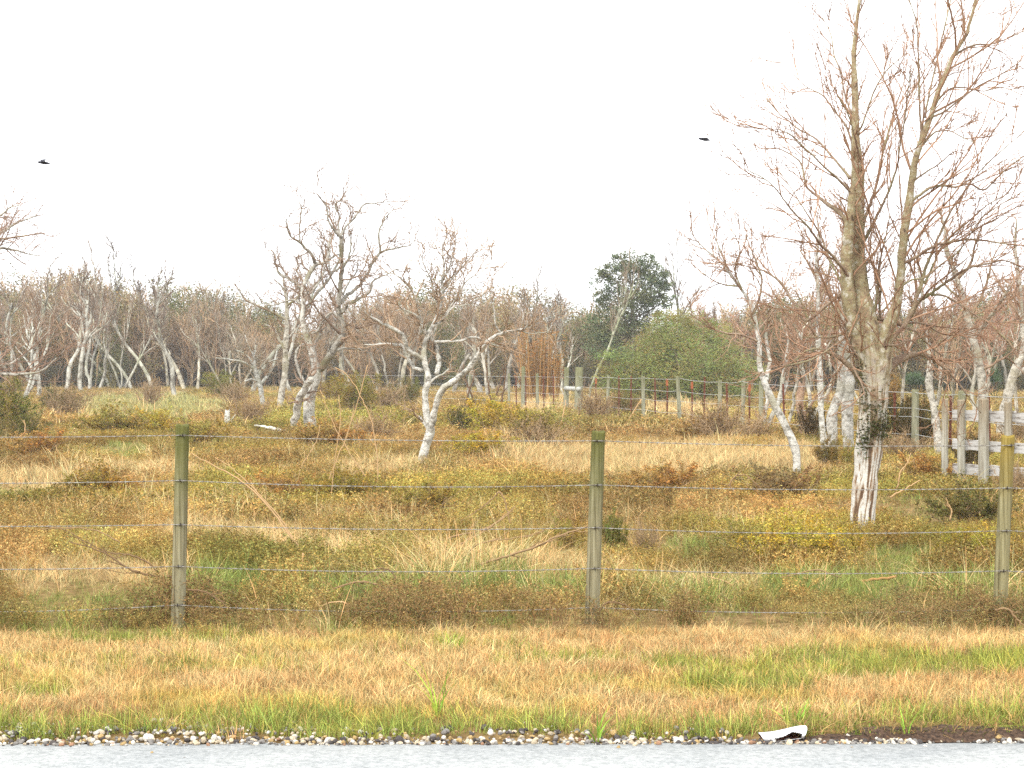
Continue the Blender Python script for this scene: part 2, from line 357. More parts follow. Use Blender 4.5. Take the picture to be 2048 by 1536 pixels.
def tufts(k, n, h, spread, w, lean, seed, segs=3, hv=.45):
    out = []
    for i in range(k):
        a = Acc(); blades(a, n, h, spread, w, lean, np.random.default_rng(seed + i), segs, hv); out.append(a.mesh("grass_tuft", M_INST))
    return out
def weeds(k, ns, h, spread, nl, lsize, seed, stem=.003):
    out = []
    for i in range(k):
        rg = np.random.default_rng(seed + i); a = Acc()
        az = rg.uniform(0, 6.283, ns); ln = rg.uniform(.2, 1.0, ns) * spread; hh = h * rg.uniform(.5, 1.15, ns)
        t = np.linspace(0, 1, 5)[None]
        P = np.stack([np.cos(az)[:, None] * ln[:, None] * t ** 1.1, np.sin(az)[:, None] * ln[:, None] * t ** 1.1, hh[:, None] * t ** .9 * (1 - .15 * t)], -1) + rg.normal(0, .03 * h, (ns, 5, 3)) * t[..., None]
        P[:, :, :2] += rg.normal(0, spread * .25, (ns, 1, 2)); P[:, 0, 2] = 0
        R = stem * (1 - .7 * t) * np.ones((ns, 1)); a.tubes(P, R, 3, rnd=rg.uniform(.1, .7, ns), tone=rg.uniform(.6, 1, ns))
        C, CR = grow(P, R, 4, rg, (.3, 1), (.4, 1.2), .35, 3, .25, .05, .6, stem * .3); a.tubes(C, CR, 3, rnd=rg.uniform(.1, .7, len(C)), tone=rg.uniform(.6, 1, len(C)))
        allp = np.concatenate([P[:, 2:].reshape(-1, 3), C[:, 1:].reshape(-1, 3), C[:, 1:].reshape(-1, 3)])
        pick = allp[rg.integers(0, len(allp), nl)] + rg.normal(0, lsize * .8, (nl, 3)); pick[:, 2] = np.abs(pick[:, 2])
        leaves(a, pick, lsize, rg); out.append(a.mesh("weed_clump", M_INST))
    return out

STRAW = np.array((.68, .54, .32)); TAN = np.array((.57, .405, .195)); RUST = np.array((.43, .295, .13)); OLIVE = np.array((.345, .315, .10))
YELLOW = np.array((.46, .40, .085)); GREEN = np.array((.25, .32, .095)); DKGREEN = np.array((.10, .125, .04)); BROWN = np.array((.30, .20, .11))

def band(y0, y1, dens, margin=1.5):
    wmax = .2731 * y1 + margin; n = int((y1 - y0) * 2 * wmax * dens)
    y = rng.uniform(y0, y1, n); x = rng.uniform(-wmax, wmax, n); k = np.abs(x) < .2731 * y + margin
    return x[k], y[k]
def in_patch(x, y, patches, warp=.35):
    """how strongly each ground point lies in one of the patches given as (photo column, row, half width, half height) on the ground"""
    u = 1024 + F * x / y; v = HZ + F * H / y; w = np.zeros_like(x)
    for (px, py, rx, ry) in patches:
        q = np.sqrt(((u - px) / rx) ** 2 + ((v - py) / ry) ** 2) + (fbm(u / rx * 3, v / ry * 3, 77) - .5) * 2 * warp
        w = np.maximum(w, np.clip((1.15 - q) / .35, 0, 1))
    return w

# --- verge: mown dry grass between road and fence
def verge():
    x, y = band(8.60, 11.9, 560, 2.6)
    y0 = 8.68 + .012 * np.clip(x, -9, 9) + .36 * (fbm(x * 2.3, x * 0, 41) - .42) + .20 * np.clip((x - 1.5) / .5, 0, 1)
    k = y > y0; x, y, y0 = x[k], y[k], y0[k]
    edge = np.clip((1 - (y - y0) / .6) * (.35 + 1.0 * fbm(x * 1.9, y * 1.5, 47)), 0, 1)
    gp = in_patch(x, y, [(1420, 1350, 130, 16), (1700, 1345, 260, 26), (1990, 1340, 120, 22), (1150, 1335, 110, 8), (900, 1305, 26, 8), (1050, 1340, 90, 8), (330, 1285, 240, 9), (1500, 1385, 160, 14), (80, 1400, 90, 10)])
    nz = fbm(x * 1.1, y * 1.9, 51); g = np.clip(edge * 1.05 + gp * .85 + (nz - .55) * .9, 0, 1)
    pick = rng.uniform(0, 1, len(x)) < g
    n2 = fbm(x * 2.3, y * 3, 61)[:, None]; dry = TAN * (1 - n2) + STRAW * n2
    n3 = fbm(x * 1.6, y * 2.6, 67)[:, None]; dry = dry * (1 - .55 * np.clip((n3 - .5) * 4, 0, 1)) + np.array((.42, .25, .125)) * .55 * np.clip((n3 - .5) * 4, 0, 1)
    n4 = np.clip((fbm(x * 1.4, y * 2.2, 71)[:, None] - .55) * 5, 0, 1); dry = dry * (1 - .5 * n4) + YELLOW * 1.1 * .5 * n4
    gr = GREEN * (1 - .5 * n2) + YELLOW * 1.15 * .5 * n2; lime = np.array((.36, .43, .12))
    e3 = edge[:, None]; gr = gr * (1 - .6 * e3) + lime * .6 * e3
    col = np.where(pick[:, None], gr, dry) * rng.uniform(.62, 1.3, len(x))[:, None]
    s = rng.uniform(.55, 1.2, len(x)) * (.55 + 1.1 * fbm(x * 5, y * 6, 73)); s = np.where(pick, s * (1 + .12 * edge), s)
    P = np.stack([x, y, gz(x, y) - .004], -1)
    ms = tufts(6, 20, .056, .055, .0030, .85, 100) + tufts(4, 14, .078, .045, .0034, .5, 120)
    idx = np.where(pick, rng.integers(6, 10, len(x)), rng.integers(0, 6, len(x)))
    scatter("verge_grass", P, col, ms, s, idx, .15)
    # taller fringe along the road edge: broad fresh blades
    x = rng.uniform(-3.4, 3.4, 260); y = 8.68 + .012 * x + rng.uniform(0, .3, 260) + .26 * np.clip((x - 1.4) / .4, 0, 1)
    k = fbm(x * 2, x * 0, 43) > .52; x, y = x[k], y[k]
    scatter("roadside_grass", np.stack([x, y, gz(x, y)], -1), np.array((.33, .42, .11)) * rng.uniform(.7, 1.2, len(x))[:, None], tufts(5, 6, .082, .035, .006, .75, 150), rng.uniform(.5, 1.25, len(x)))
verge()

# --- the overgrown field
STRAW_P = [(1330, 925, 330, 24), (1250, 905, 120, 12), (1120, 925, 90, 14), (60, 965, 110, 18), (1060, 1150, 220, 18), (200, 1165, 190, 22), (450, 1080, 130, 20), (880, 1180, 160, 10), (1085, 808, 70, 16), (1360, 815, 80, 18), (1480, 1060, 60, 12), (1590, 905, 60, 14), (300, 940, 160, 12), (1400, 1180, 120, 16), (640, 1110, 120, 14), (1180, 800, 20, 6), (760, 935, 100, 10)]
GREEN_P = [(210, 1205, 150, 22), (1385, 1100, 70, 15), (1440, 1185, 170, 22), (1830, 1030, 80, 20), (430, 1180, 90, 20), (1020, 1190, 150, 18), (300, 808, 170, 16), (1570, 945, 40, 10), (1750, 1180, 140, 24), (1800, 1120, 70, 16), (20, 985, 40, 10), (250, 900, 60, 10), (1980, 1190, 80, 20), (740, 1200, 110, 16)]
STRAW_P = [(a, b + 6, c, d * 1.3) for a, b, c, d in STRAW_P]; GREEN_P = [(a, b + 9, c * 1.05, d * 1.6) for a, b, c, d in GREEN_P]
OLIVE_P = [(1560, 1085, 190, 36), (1930, 1105, 130, 26), (980, 995, 240, 26), (240, 880, 180, 20), (980, 855, 110, 20), (560, 1000, 220, 34), (150, 1010, 150, 24), (1650, 1000, 200, 20), (660, 840, 160, 40)]
def field(y0, y1, dens, ms, nst, scale, name, margin, seed, tall=1.0, clear=None):
    """ms: meshes, straw first [0:nst[0]], weeds [nst[0]:nst[1]], green grass after"""
    x, y = band(y0, y1, dens, margin)
    if clear is not None: k = clear(x, y); x, y = x[k], y[k]
    fy = 1.0 / np.maximum(y / 14, 1) ** .6
    sp = in_patch(x, y, STRAW_P); gp = in_patch(x, y, GREEN_P); op = in_patch(x, y, OLIVE_P)
    nz = fbm(x * .8, y * .55, seed); n2 = fbm(x * 2.2 * fy, y * 1.2 * fy, seed + 3)[:, None]; n3 = fbm(x * .35, y * .22, seed + 5)[:, None]
    ws = .24 + 1.7 * sp + (nz - .5) * 1.1; ww = .75 - 1.5 * sp - 2.0 * gp + .7 * op - (nz - .5) * .8; fr = np.clip((13.6 - y) / .9, 0, 1); ww = ww * (1 - .6 * fr); wg = .12 + 4.2 * gp + np.clip(fbm(x * .5, y * .4, seed + 9) - .62, 0, 1) * 2
    wg = wg + fr * (.75 * fbm(x * 1.3, y * 1.3, 93) - .1); Wt = np.clip(np.stack([ws, ww, wg], -1), .01, None); Wt /= Wt.sum(1, keepdims=True); u = rng.uniform(0, 1, len(x)); kd = (u > Wt[:, 0]).astype(int) + (u > Wt[:, 0] + Wt[:, 1]).astype(int)
    cs = STRAW * n2 + (STRAW * .55 + TAN * .35) * (1 - n2)
    o3 = np.clip(op[:, None] * .8 + (n3 - .45) * 1.6, 0, 1)
    cw = RUST * (1 - o3) + (OLIVE * (1 - n2) + YELLOW * n2) * o3; n5 = np.clip((fbm(x * 3.1 * fy, y * 2.2 * fy, seed + 15)[:, None] - .45) * 5, 0, 1); cw = cw * (1 - .55 * fr[:, None]) + np.array((.40, .37, .15)) * .55 * fr[:, None]; cw = cw * (1 - .35 * (1 - n2)) + BROWN * .35 * (1 - n2); cw = cw * (1 - .42 * n5) + np.array((.16, .16, .06)) * .42 * n5
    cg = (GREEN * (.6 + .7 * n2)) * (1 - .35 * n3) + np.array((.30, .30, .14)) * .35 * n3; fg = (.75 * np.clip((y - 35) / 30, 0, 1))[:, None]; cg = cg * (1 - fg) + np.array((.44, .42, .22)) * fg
    n6 = fbm(x * 1.15 * fy, y * .8 * fy, seed + 31)[:, None]; weed_tone = .70 + .82 * np.clip((n6 - .22) * 1.35, 0, 1)  # tone of the weeds varies at random from patch to patch
    n7 = np.clip((fbm(x * .8 * fy, y * .6 * fy, seed + 41)[:, None] - .50) * 6, 0, 1); cw = cw * (1 - .36 * n7) + np.array((.36, .21, .085)) * .36 * n7
    n8 = np.clip((fbm(x * .7 * fy, y * .55 * fy, seed + 51)[:, None] - .52) * 6, 0, 1); cw = cw * (1 - .45 * n8) + np.array((.34, .35, .10)) * .45 * n8
    col = np.choose(kd[:, None], [cs, cw * weed_tone, cg]) * rng.uniform(.7, 1.25, len(x))[:, None]
    idx = np.choose(kd, [rng.integers(0, nst[0], len(x)), rng.integers(nst[0], nst[1], len(x)), rng.integers(nst[1], len(ms), len(x))])
    lump = .55 + 1.25 * np.clip((fbm(x * .9, y * .6, seed + 25) - .25) * 1.7, 0, 1) ** 1.4; s = scale * rng.uniform(.6, 1.3, len(x)) * (.8 + .4 * n2[:, 0]) * lump; s = np.where(kd == 1, np.minimum(s, 1.25 * scale), s); s = np.where(kd == 2, s * .8, s) * (1 - .30 * fr) * np.where(y < 12.1, .6, 1)
    scatter(name, np.stack([x, y, gz(x, y) - .01], -1), col, ms, s, idx, .14)
ms_near = tufts(5, 26, .185, .075, .0036, .8, 200, 4) + weeds(6, 9, .22, .17, 190, .0165, 220, .0018) + tufts(4, 22, .15, .07, .0045, .55, 240)
ms_mid = tufts(4, 24, .19, .12, .0065, .65, 300) + weeds(5, 9, .18, .24, 170, .026, 320, .004) + tufts(3, 20, .13, .12, .008, .5, 340)
ms_far = tufts(4, 22, .28, .30, .016, .6, 400) + weeds(4, 10, .22, .45, 260, .045, 420, .008) + tufts(3, 20, .22, .30, .02, .5, 440)
field(11.75, 20, 95, ms_near, (5, 11), 1.0, "field_grass", 2.6, 500)
field(20, 46, 34, ms_mid, (4, 9), 1.0, "middle_field_grass", 2.5, 500)
field(46, 175, 4.2, ms_far, (4, 8), 1.0, "far_field_grass", 6, 500)

# ------------------------------------------------------------------ gravel, stones, litter on the road edge
def stone_mesh(seed, mat):
    rg = np.random.default_rng(seed); bpy_bm = __import__("bmesh"); bm = bpy_bm.new(); bpy_bm.ops.create_icosphere(bm, subdivisions=2, radius=1)
    o = rg.uniform(0, 50, 3); ax = rg.uniform(.65, 1.1, 3) * (1, 1, .7)
    cuts = unit(rg.normal(0, 1, (5, 3)))
    for v in bm.verts:
        p = np.array(v.co); k = 1 + .35 * (vnoise(p[0] * 1.4 + o[0], p[1] * 1.4 + p[2] + o[1]) - .5)
        for c in cuts: k = min(k, .78 / max(1e-3, float(p @ c))) if p @ c > .78 else k
        v.co = p * k * ax
    me = bpy.data.meshes.new("stone"); bm.to_mesh(me); bm.free(); me.materials.append(mat); me.polygons.foreach_set("use_smooth", [True] * len(me.polygons)); return me
def stone_mat(name, inst):
    m, t, out, N, L = new_mat(name)
    if inst: a = N("ShaderNodeAttribute", attribute_type='INSTANCER', attribute_name='col')
    else: a = N("ShaderNodeObjectInfo")
    tc = N("ShaderNodeTexCoord"); n1 = N("ShaderNodeTexNoise"); n1.inputs['Scale'].default_value = 3; n1.inputs['Detail'].default_value = 6; L(tc.outputs['Object'], n1.inputs['Vector'])
    r = ramp(N, [(.3, (.62, .58, .52)), (.7, (1.15, 1.12, 1.05))]); L(n1.outputs['Fac'], r.inputs[0])
    vm = N("ShaderNodeVectorMath", operation='MULTIPLY'); L(a.outputs['Color'], vm.inputs[0]); L(r.outputs[0], vm.inputs[1])
    b = N("ShaderNodeBsdfPrincipled"); b.inputs['Roughness'].default_value = .8; b.inputs['Specular IOR Level'].default_value = .2; L(vm.outputs[0], b.inputs['Base Color'])
    bp = N("ShaderNodeBump"); bp.inputs['Strength'].default_value = .4; bp.inputs['Distance'].default_value = .1; L(n1.outputs['Fac'], bp.inputs['Height']); L(bp.outputs[0], b.inputs['Normal'])
    L(b.outputs[0], out.inputs['Surface']); return m
SCOL = [((.70, .68, .64), .20, 'white'), ((.58, .50, .38), .18, 'cream'), ((.50, .36, .17), .08, 'yellow'), ((.26, .25, .245), .26, 'grey'), ((.09, .08, .08), .25, 'dark'), ((.34, .20, .13), .03, 'red-brown')]
def gravel():
    n = 5400; x = rng.uniform(-4.8, 5.2, n)
    dens = np.where(x < -.6, 1.0, np.where(x < 1.9, .75, .35)); k = rng.uniform(0, 1, n) < dens; x = x[k]; n = len(x)
    wd = np.where(x < -.9, .34, np.where(x < 1.0, .22, .10)) * (.45 + 1.2 * fbm(x * 3, x * 0, 49)); y = 8.50 + .012 * x + np.abs(rng.normal(0, 1, n)) * wd * .55 - .03 - .12 * (rng.uniform(0, 1, n) < .012) * rng.uniform(0, 3, n)
    s = .005 + .014 * rng.uniform(0, 1, n) ** 2.4
    w = np.array([c[1] for c in SCOL]); ci = rng.choice(len(SCOL), n, p=w / w.sum()); col = np.array([c[0] for c in SCOL])[ci] * rng.uniform(.75, 1.2, n)[:, None]
    MS = stone_mat("gravel_stone", True)
    scatter("gravel", np.stack([x, y, np.where(y > 8.64, .02, .006) + s * .25], -1), col, [stone_mesh(600 + i, MS) for i in range(6)], s, None, .5)
    # the larger stones one can pick out: (photo column, row, half width in pixels, colour, label)
    big = [(297, 1474, 15, 'white', "large white stone beside a cream one on the left road edge"), (268, 1474, 10, 'cream', "cream round stone just left of the large white stone"),
           (410, 1470, 10, 'cream', "cream stone sticking up into the grass at the left road edge"), (590, 1472, 9, 'white', "pale stone at the grass edge left of the middle gravel"),
           (573, 1480, 8, 'yellow', "yellow stone in the gravel near the middle of the left half"), (657, 1477, 9, 'white', "white stone beside a heap of small pebbles left of the middle"),
           (756, 1464, 8, 'white', "small white lump lying up in the grass fringe"), (898, 1457, 11, 'dark', "dark lump of asphalt half hidden in the grass fringe"),
           (797, 1486, 15, 'dark', "flat dark lump of asphalt at the very edge of the road"), (917, 1480, 11, 'yellow', "orange-yellow stone near the middle of the road edge"),
           (1018, 1481, 9, 'white', "white stone at the left end of the middle pebble heap"), (1040, 1482, 9, 'white', "white stone in the middle of the pebble heap"),
           (1083, 1474, 9, 'grey', "grey stone on top of the middle pebble heap"), (1212, 1482, 9, 'white', "lone white stone by a green grass clump"),
           (1287, 1483, 11, 'cream', "flat cream stone right of the middle by the grass"), (1360, 1486, 12, 'white', "flat pale stone left of the white litter"),
           (1895, 1479, 8, 'cream', "cream stone under the dark soil on the right"), (1938, 1476, 10, 'cream', "larger cream stone by the dark soil on the right"),
           (1985, 1479, 7, 'white', "white stone near the right end of the road edge"), (1790, 1486, 7, 'cream', "cream stone below the dark soil bank"),
           (125, 1485, 9, 'red-brown', "red-brown stone in the gravel at far left"), (60, 1483, 10, 'white', "white stone in the gravel at far left"),
           (210, 1481, 9, 'yellow', "yellowish stone in the gravel left of the large white stone"), (340, 1483, 10, 'grey', "grey flat stone right of the large white stone")]
    MO = stone_mat("road_stone", False); cd_ = {c[2]: c[0] for c in SCOL}
    protos = [stone_mesh(640 + i, MO) for i in range(6)]
    for i, (px, py, r, c, lb) in enumerate(big):
        d = min(gdepth(py + r * .6), 8.9); X = (px - 1024) / F * d; d = max(d, 8.53 + .012 * X); rr = r / F * d
        o = obj("stone", protos[i % 6], None, (X, d, float(gz(X, d)) + rr * .42)); o.scale = (rr, rr, rr); o.rotation_euler = (rng.normal(0, .25), rng.normal(0, .25), rng.uniform(0, 6)); o.color = rgb(cd_[c]); tag(o, lb, "stone", "larger stones along the road edge")
    # more loose stones that look alike
    for i in range(54):
        X = rng.uniform(-2.45, 2.45); 
        if 1.1 < X < 1.5 and rng.uniform() < .8: continue
        d = 8.53 + .012 * X + abs(rng.normal(0, .07)); rr = rng.uniform(.012, .022); c = SCOL[rng.choice(5, p=[.4, .3, .1, .12, .08])]
        o = obj("stone", protos[i % 6], None, (X, d, .012 + rr * .35)); o.scale = (rr, rr, rr); o.rotation_euler = (rng.normal(0, .3), rng.normal(0, .3), rng.uniform(0, 6)); o.color = rgb(c[0])
        side = "left" if X < -.8 else "middle" if X < .9 else "right"
        tag(o, {"left": "small %s stone loose among the gravel along the left third of the road edge", "middle": "small %s stone loose among the gravel along the middle of the road edge", "right": "small %s stone loose at the edge of the road on the right"}[side] % c[2], "stone", "small %s stones on the %s part of the road edge" % (c[2], side))
gravel()

def soil_litter():
    n = 900; x = rng.uniform(1.3, 3.4, n); y = 8.58 + .012 * x + rng.uniform(0, .24, n); st = rng.uniform(0, 1, n) < .6
    col = np.where(st[:, None], np.array((.42, .30, .16)), np.array((.16, .22, .05))) * rng.uniform(.5, 1.3, n)[:, None]
    scatter("soil_litter", np.stack([x, y, np.full(n, .03)], -1), col, tufts(4, 5, .045, .04, .004, 1.4, 160), rng.uniform(.4, 1.1, n), None, .5)
soil_litter()
def litter():
    # a crushed white carton lying on its side, torn open so its brown inside shows
    d = 8.58; c = pix(1564, 1474, d); e = thing("crushed_carton", "crushed white carton torn open lying on the road edge beside the dark soil", "litter", (c[0], d, -.004))
    nu, nv = 80, 48; Ln = .196
    u = np.linspace(0, 1, nu); th = np.linspace(0, 2 * math.pi, nv, endpoint=False); U, TH = np.meshgrid(u, th, indexing='ij')
    rad = .030 + .011 * U; x = (U - .5) * Ln; ry = rad * 1.25; rz = rad
    sag = -.006 * np.sin(U * math.pi * 1.6)
    wob = (fbm(U * 5, TH * 1.1, 91) - .5) * .008
    y = np.cos(TH) * (ry + wob); z = np.sin(TH) * (rz + wob) + rad + sag + .006 + .012 * U
    x = x + .014 * (np.sin(TH)) * (U > .97) - .010 * np.sin(TH) * (U < .03)
    V = np.stack([x, y, z], -1).reshape(-1, 3)
    Q = []
    for i in range(nu - 1):
        for j in range(nv):
            uu = (i + .5) / nu; a = (j + .5) / nv * 2 * math.pi
            front = math.cos(a) < .2 and math.sin(a) < .05 + .55 * math.exp(-((uu - .68) / .17) ** 2) + .02 * math.sin(i * 1.7) and math.sin(a) > -.75
            if front and .28 < uu < .90: continue
            Q.append([i * nv + j, i * nv + (j + 1) % nv, (i + 1) * nv + (j + 1) % nv, (i + 1) * nv + j])
    me = make_mesh("shell", V, [np.array(Q)], None, None, True)
    me.materials.append(plain_mat("white_paper", (.80, .80, .80), .6, 0, (.66, .66, .67), 18)); me.materials.append(plain_mat("brown_inside", (.22, .085, .045), .8, 0, (.08, .03, .02), 30))
    s = obj("shell", me, e); md = s.modifiers.new("thickness", 'SOLIDIFY'); md.thickness = .002; md.offset = -1; md.material_offset = 1; md.material_offset_rim = 0
    a = Acc(); k = np.arange(nv); ring = np.stack([np.full(nv, .5 * Ln - .004), np.cos(th) * .041 * 1.2, np.sin(th) * .040 + .041 + .018], -1)
    a.add(np.vstack([ring, ring.mean(0) + [.003, 0, 0]]), None, [[j, (j + 1) % nv, nv] for j in range(nv)])
    obj("end_disc", a.mesh("end_disc", bpy.data.materials["white_paper"]), e)
    a = Acc(); P = rng.normal(0, 1, (60, 3)) * (.05, .010, .007) + (.02, 0, .024); leaves(a, P, .03, rng, np.ones(60)); o = obj("brown_filling", a.mesh("brown_filling", bpy.data.materials["brown_inside"]), e); o['kind'] = 'stuff'
    e.rotation_euler = (0, 0, math.radians(6)); e.scale = (1, 1, .70)
litter()

# ------------------------------------------------------------------ fences
def wood_mat(name, base, dark, top, zr, pale=None):
    """weathered round post: streaks along the grain, a lichen stained top"""
    m, t, out, N, L = new_mat(name)
    tc = N("ShaderNodeTexCoord"); mp = N("ShaderNodeMapping"); mp.inputs['Scale'].default_value = (46, 46, 1.7); L(tc.outputs['Object'], mp.inputs[0])
    n1 = N("ShaderNodeTexNoise"); n1.inputs['Scale'].default_value = 1; n1.inputs['Detail'].default_value = 7; n1.inputs['Roughness'].default_value = .62; L(mp.outputs[0], n1.inputs['Vector'])
    r1 = ramp(N, [(.34, dark), (.50, base), (.68, pale or tuple(min(1, c * 1.4) for c in base))]); L(n1.outputs['Fac'], r1.inputs[0])
    n2 = N("ShaderNodeTexNoise"); n2.inputs['Scale'].default_value = 9; n2.inputs['Detail'].default_value = 5; L(tc.outputs['Object'], n2.inputs['Vector'])
    sx = N("ShaderNodeSeparateXYZ"); L(tc.outputs['Object'], sx.inputs[0]); ma = N("ShaderNodeMath", operation='MULTIPLY_ADD'); ma.inputs[1].default_value = .55; L(n2.outputs['Fac'], ma.inputs[0]); L(sx.outputs['Z'], ma.inputs[2])
    mr = N("ShaderNodeMapRange"); mr.inputs[1].default_value = zr[0]; mr.inputs[2].default_value = zr[1]; L(ma.outputs[0], mr.inputs[0])
    mx = N("ShaderNodeMix", data_type='RGBA'); L(mr.outputs[0], mx.inputs[0]); L(r1.outputs[0], mx.inputs[6])
    vm = N("ShaderNodeMix", data_type='RGBA', blend_type='MULTIPLY'); vm.inputs[0].default_value = .7; vm.inputs[6].default_value = rgb(top)
    r3 = ramp(N, [(.3, (.5, .5, .5)), (.62, (1.2, 1.2, 1.2))]); L(n1.outputs['Fac'], r3.inputs[0]); L(r3.outputs[0], vm.inputs[7]); L(vm.outputs[2], mx.inputs[7])
    b = N("ShaderNodeBsdfPrincipled"); b.inputs['Roughness'].default_value = .9; b.inputs['Specular IOR Level'].default_value = .1; L(mx.outputs[2], b.inputs['Base Color'])
    bp = N("ShaderNodeBump"); bp.inputs['Strength'].default_value = .7; bp.inputs['Distance'].default_value = .01; L(n1.outputs['Fac'], bp.inputs['Height']); L(bp.outputs[0], b.inputs['Normal'])
    L(b.outputs[0], out.inputs['Surface']); return m
def post_mesh(h, r, mat, seed, lean=(0, 0), sides=22, rings=26, flat=0.):
    rg = np.random.default_rng(seed); z = np.concatenate([np.linspace(-.35, h - .012, rings), [h - .003, h]])
    a = np.arange(sides) / sides * 2 * math.pi; rr = np.full(len(z), r); rr[-2] = r * .985; rr[-1] = r * .90
    Z, A_ = np.meshgrid(z, a, indexing='ij'); k = rr[:, None] * (1 + .10 * (fbm(A_ * 1.3 + seed, Z * .7, seed) - .5) + .05 * (vnoise(A_ * 5, Z * .5, seed + 1) - .5)) * (1 + .08 * (1 - Z / h))
    crack = np.exp(-((A_ - rg.uniform(3.6, 5.6)) / .09) ** 2) * np.clip(np.sin(Z * 2 + rg.uniform(0, 3)), 0, 1); k = k * (1 - .12 * crack)
    Zc = Z.copy(); Zc[-2:] += .008 * np.sin(A_[-2:] * 2 + seed) 
    V = np.stack([np.cos(A_) * k + lean[0] * Z / h, np.sin(A_) * k + lean[1] * Z / h, Zc], -1).reshape(-1, 3)
    n = sides; i = np.arange(len(z) - 1)[:, None] * n + np.arange(n)[None]; i2 = np.arange(len(z) - 1)[:, None] * n + (np.arange(n)[None] + 1) % n
    Q = np.stack([i, i2, i2 + n, i + n], -1).reshape(-1, 4); c = len(V); last = (len(z) - 1) * n
    V = np.vstack([V, [lean[0], lean[1], h + .001]]); T = np.array([[last + j, last + (j + 1) % n, c] for j in range(n)])
    return make_mesh("post", V, [Q, T], None, mat, True)
M_WIRE = plain_mat("galvanised_wire", (.43, .42, .39), .6, .15, (.17, .145, .12), 40)
M_STAPLE = plain_mat("dark_staple", (.05, .04, .035), .6, .5)
M_POST = wood_mat("weathered_post", (.235, .21, .125), (.095, .08, .045), (.115, .115, .035), (.85, 1.5), (.37, .345, .23))
M_POSTY = wood_mat("lichen_post", (.235, .21, .11), (.10, .085, .04), (.24, .165, .022), (1.05, 1.6), (.34, .31, .18))
def front_fence():
    D = 12.4; fe = thing("barbed_wire_fence", "barbed wire fence on round wooden posts along the grassy verge", "fence", (0, D, 0))
    #         top px, base px, material, diameter scale
    ps = [(-478, 845, -480, M_POST), (365, 850, 356, M_POST), (1197, 863, 1183, M_POST), (2016, 872, 1998, M_POSTY), (2850, 868, 2838, M_POST)]
    wy = [[868, 958, 1046, 1126, 1206], [870, 960, 1048, 1131, 1208], [881, 969, 1054, 1135, 1213], [890, 975, 1060, 1140, 1216], [894, 979, 1063, 1143, 1219]]
    wire_pts = [[] for _ in range(5)]
    for k, (tx, ty, bx, mt) in enumerate(ps):
        b = pix(bx, 1255, D); tp = pix(tx, ty, D); h = tp[2]
        p = obj("post", post_mesh(h, .0445, mt, 30 + k, (tp[0] - b[0], 0)), fe, (b[0], 0, 0))
        if k == 3: p['label'] = "post with a yellow lichen stained top"
        for q in range(5):
            z = H - (wy[k][q] - HZ) / F * D; xx = b[0] + (tp[0] - b[0]) * z / h
            wire_pts[q].append((xx, -.052, z))
            a = Acc(); t = np.linspace(-1, 1, 9)
            P = np.stack([np.sin(t * .85) * .0475, -np.cos(t * .85) * .0475 - .001, t * .003], -1)[None]; a.tubes(P, np.full((1, 9), .0021), 5)
            a.box((rng.uniform(-.012, .012), -.054, 0), (.004, .012, .022)); o = obj("staple", a.mesh("staple", M_STAPLE), p, (xx - b[0], 0, z))
    for q in range(5):
        W_ = np.array(wire_pts[q]); path = []
        for i in range(4):
            t = np.linspace(0, 1, 60, endpoint=(i == 3)); sag = .018 * (1 + .4 * q % 2)
            seg = W_[i] * (1 - t[:, None]) + W_[i + 1] * t[:, None]; seg[:, 2] -= sag * 4 * t * (1 - t) * rng.uniform(.4, 1.1); seg[:, 1] -= .0; path.append(seg)
        path = np.concatenate(path); L = path[:, 0]; n = 2400; xs = np.linspace(L[0], L[-1], n); c = np.stack([xs, np.interp(xs, L, path[:, 1]), np.interp(xs, L, path[:, 2])], -1)
        ph = xs / .075 * 2 * math.pi; off = np.stack([0 * ph, np.cos(ph), np.sin(ph)], -1) * .0018
        a = Acc(); a.tubes(np.stack([c + off, c - off]), np.full((2, n), .0015), 4)
        w = obj("wire", a.mesh("wire", M_WIRE, True), fe); b = Acc(); bxs = np.arange(L[0] + .05, L[-1], .125) + rng.uniform(-.01, .01, len(np.arange(L[0] + .05, L[-1], .125)))
        bc = np.stack([bxs, np.interp(bxs, L, path[:, 1]), np.interp(bxs, L, path[:, 2])], -1); an = rng.uniform(0, math.pi, len(bxs))
        for da in (0, 1.35):
            dv = np.stack([rng.uniform(-.25, .25, len(bxs)), np.cos(an + da), np.sin(an + da)], -1) * .012
            P = bc[:, None] + dv[:, None] * np.array([-1, 0, 1])[None, :, None]; b.tubes(P, np.tile([.0006, .0013, .0006], (len(bxs), 1)), 4)
        tt = np.linspace(0, 1, 14); coil = np.stack([np.broadcast_to((tt - .5) * .014, (len(bxs), 14)), np.cos(tt * 18 + an[:, None]) * .0042, np.sin(tt * 18 + an[:, None]) * .0042], -1) + bc[:, None]
        b.tubes(coil, np.full((len(bxs), 14), .0011), 3); tag(obj("barbs", b.mesh("barbs", M_WIRE), w), kind='stuff')
front_fence()

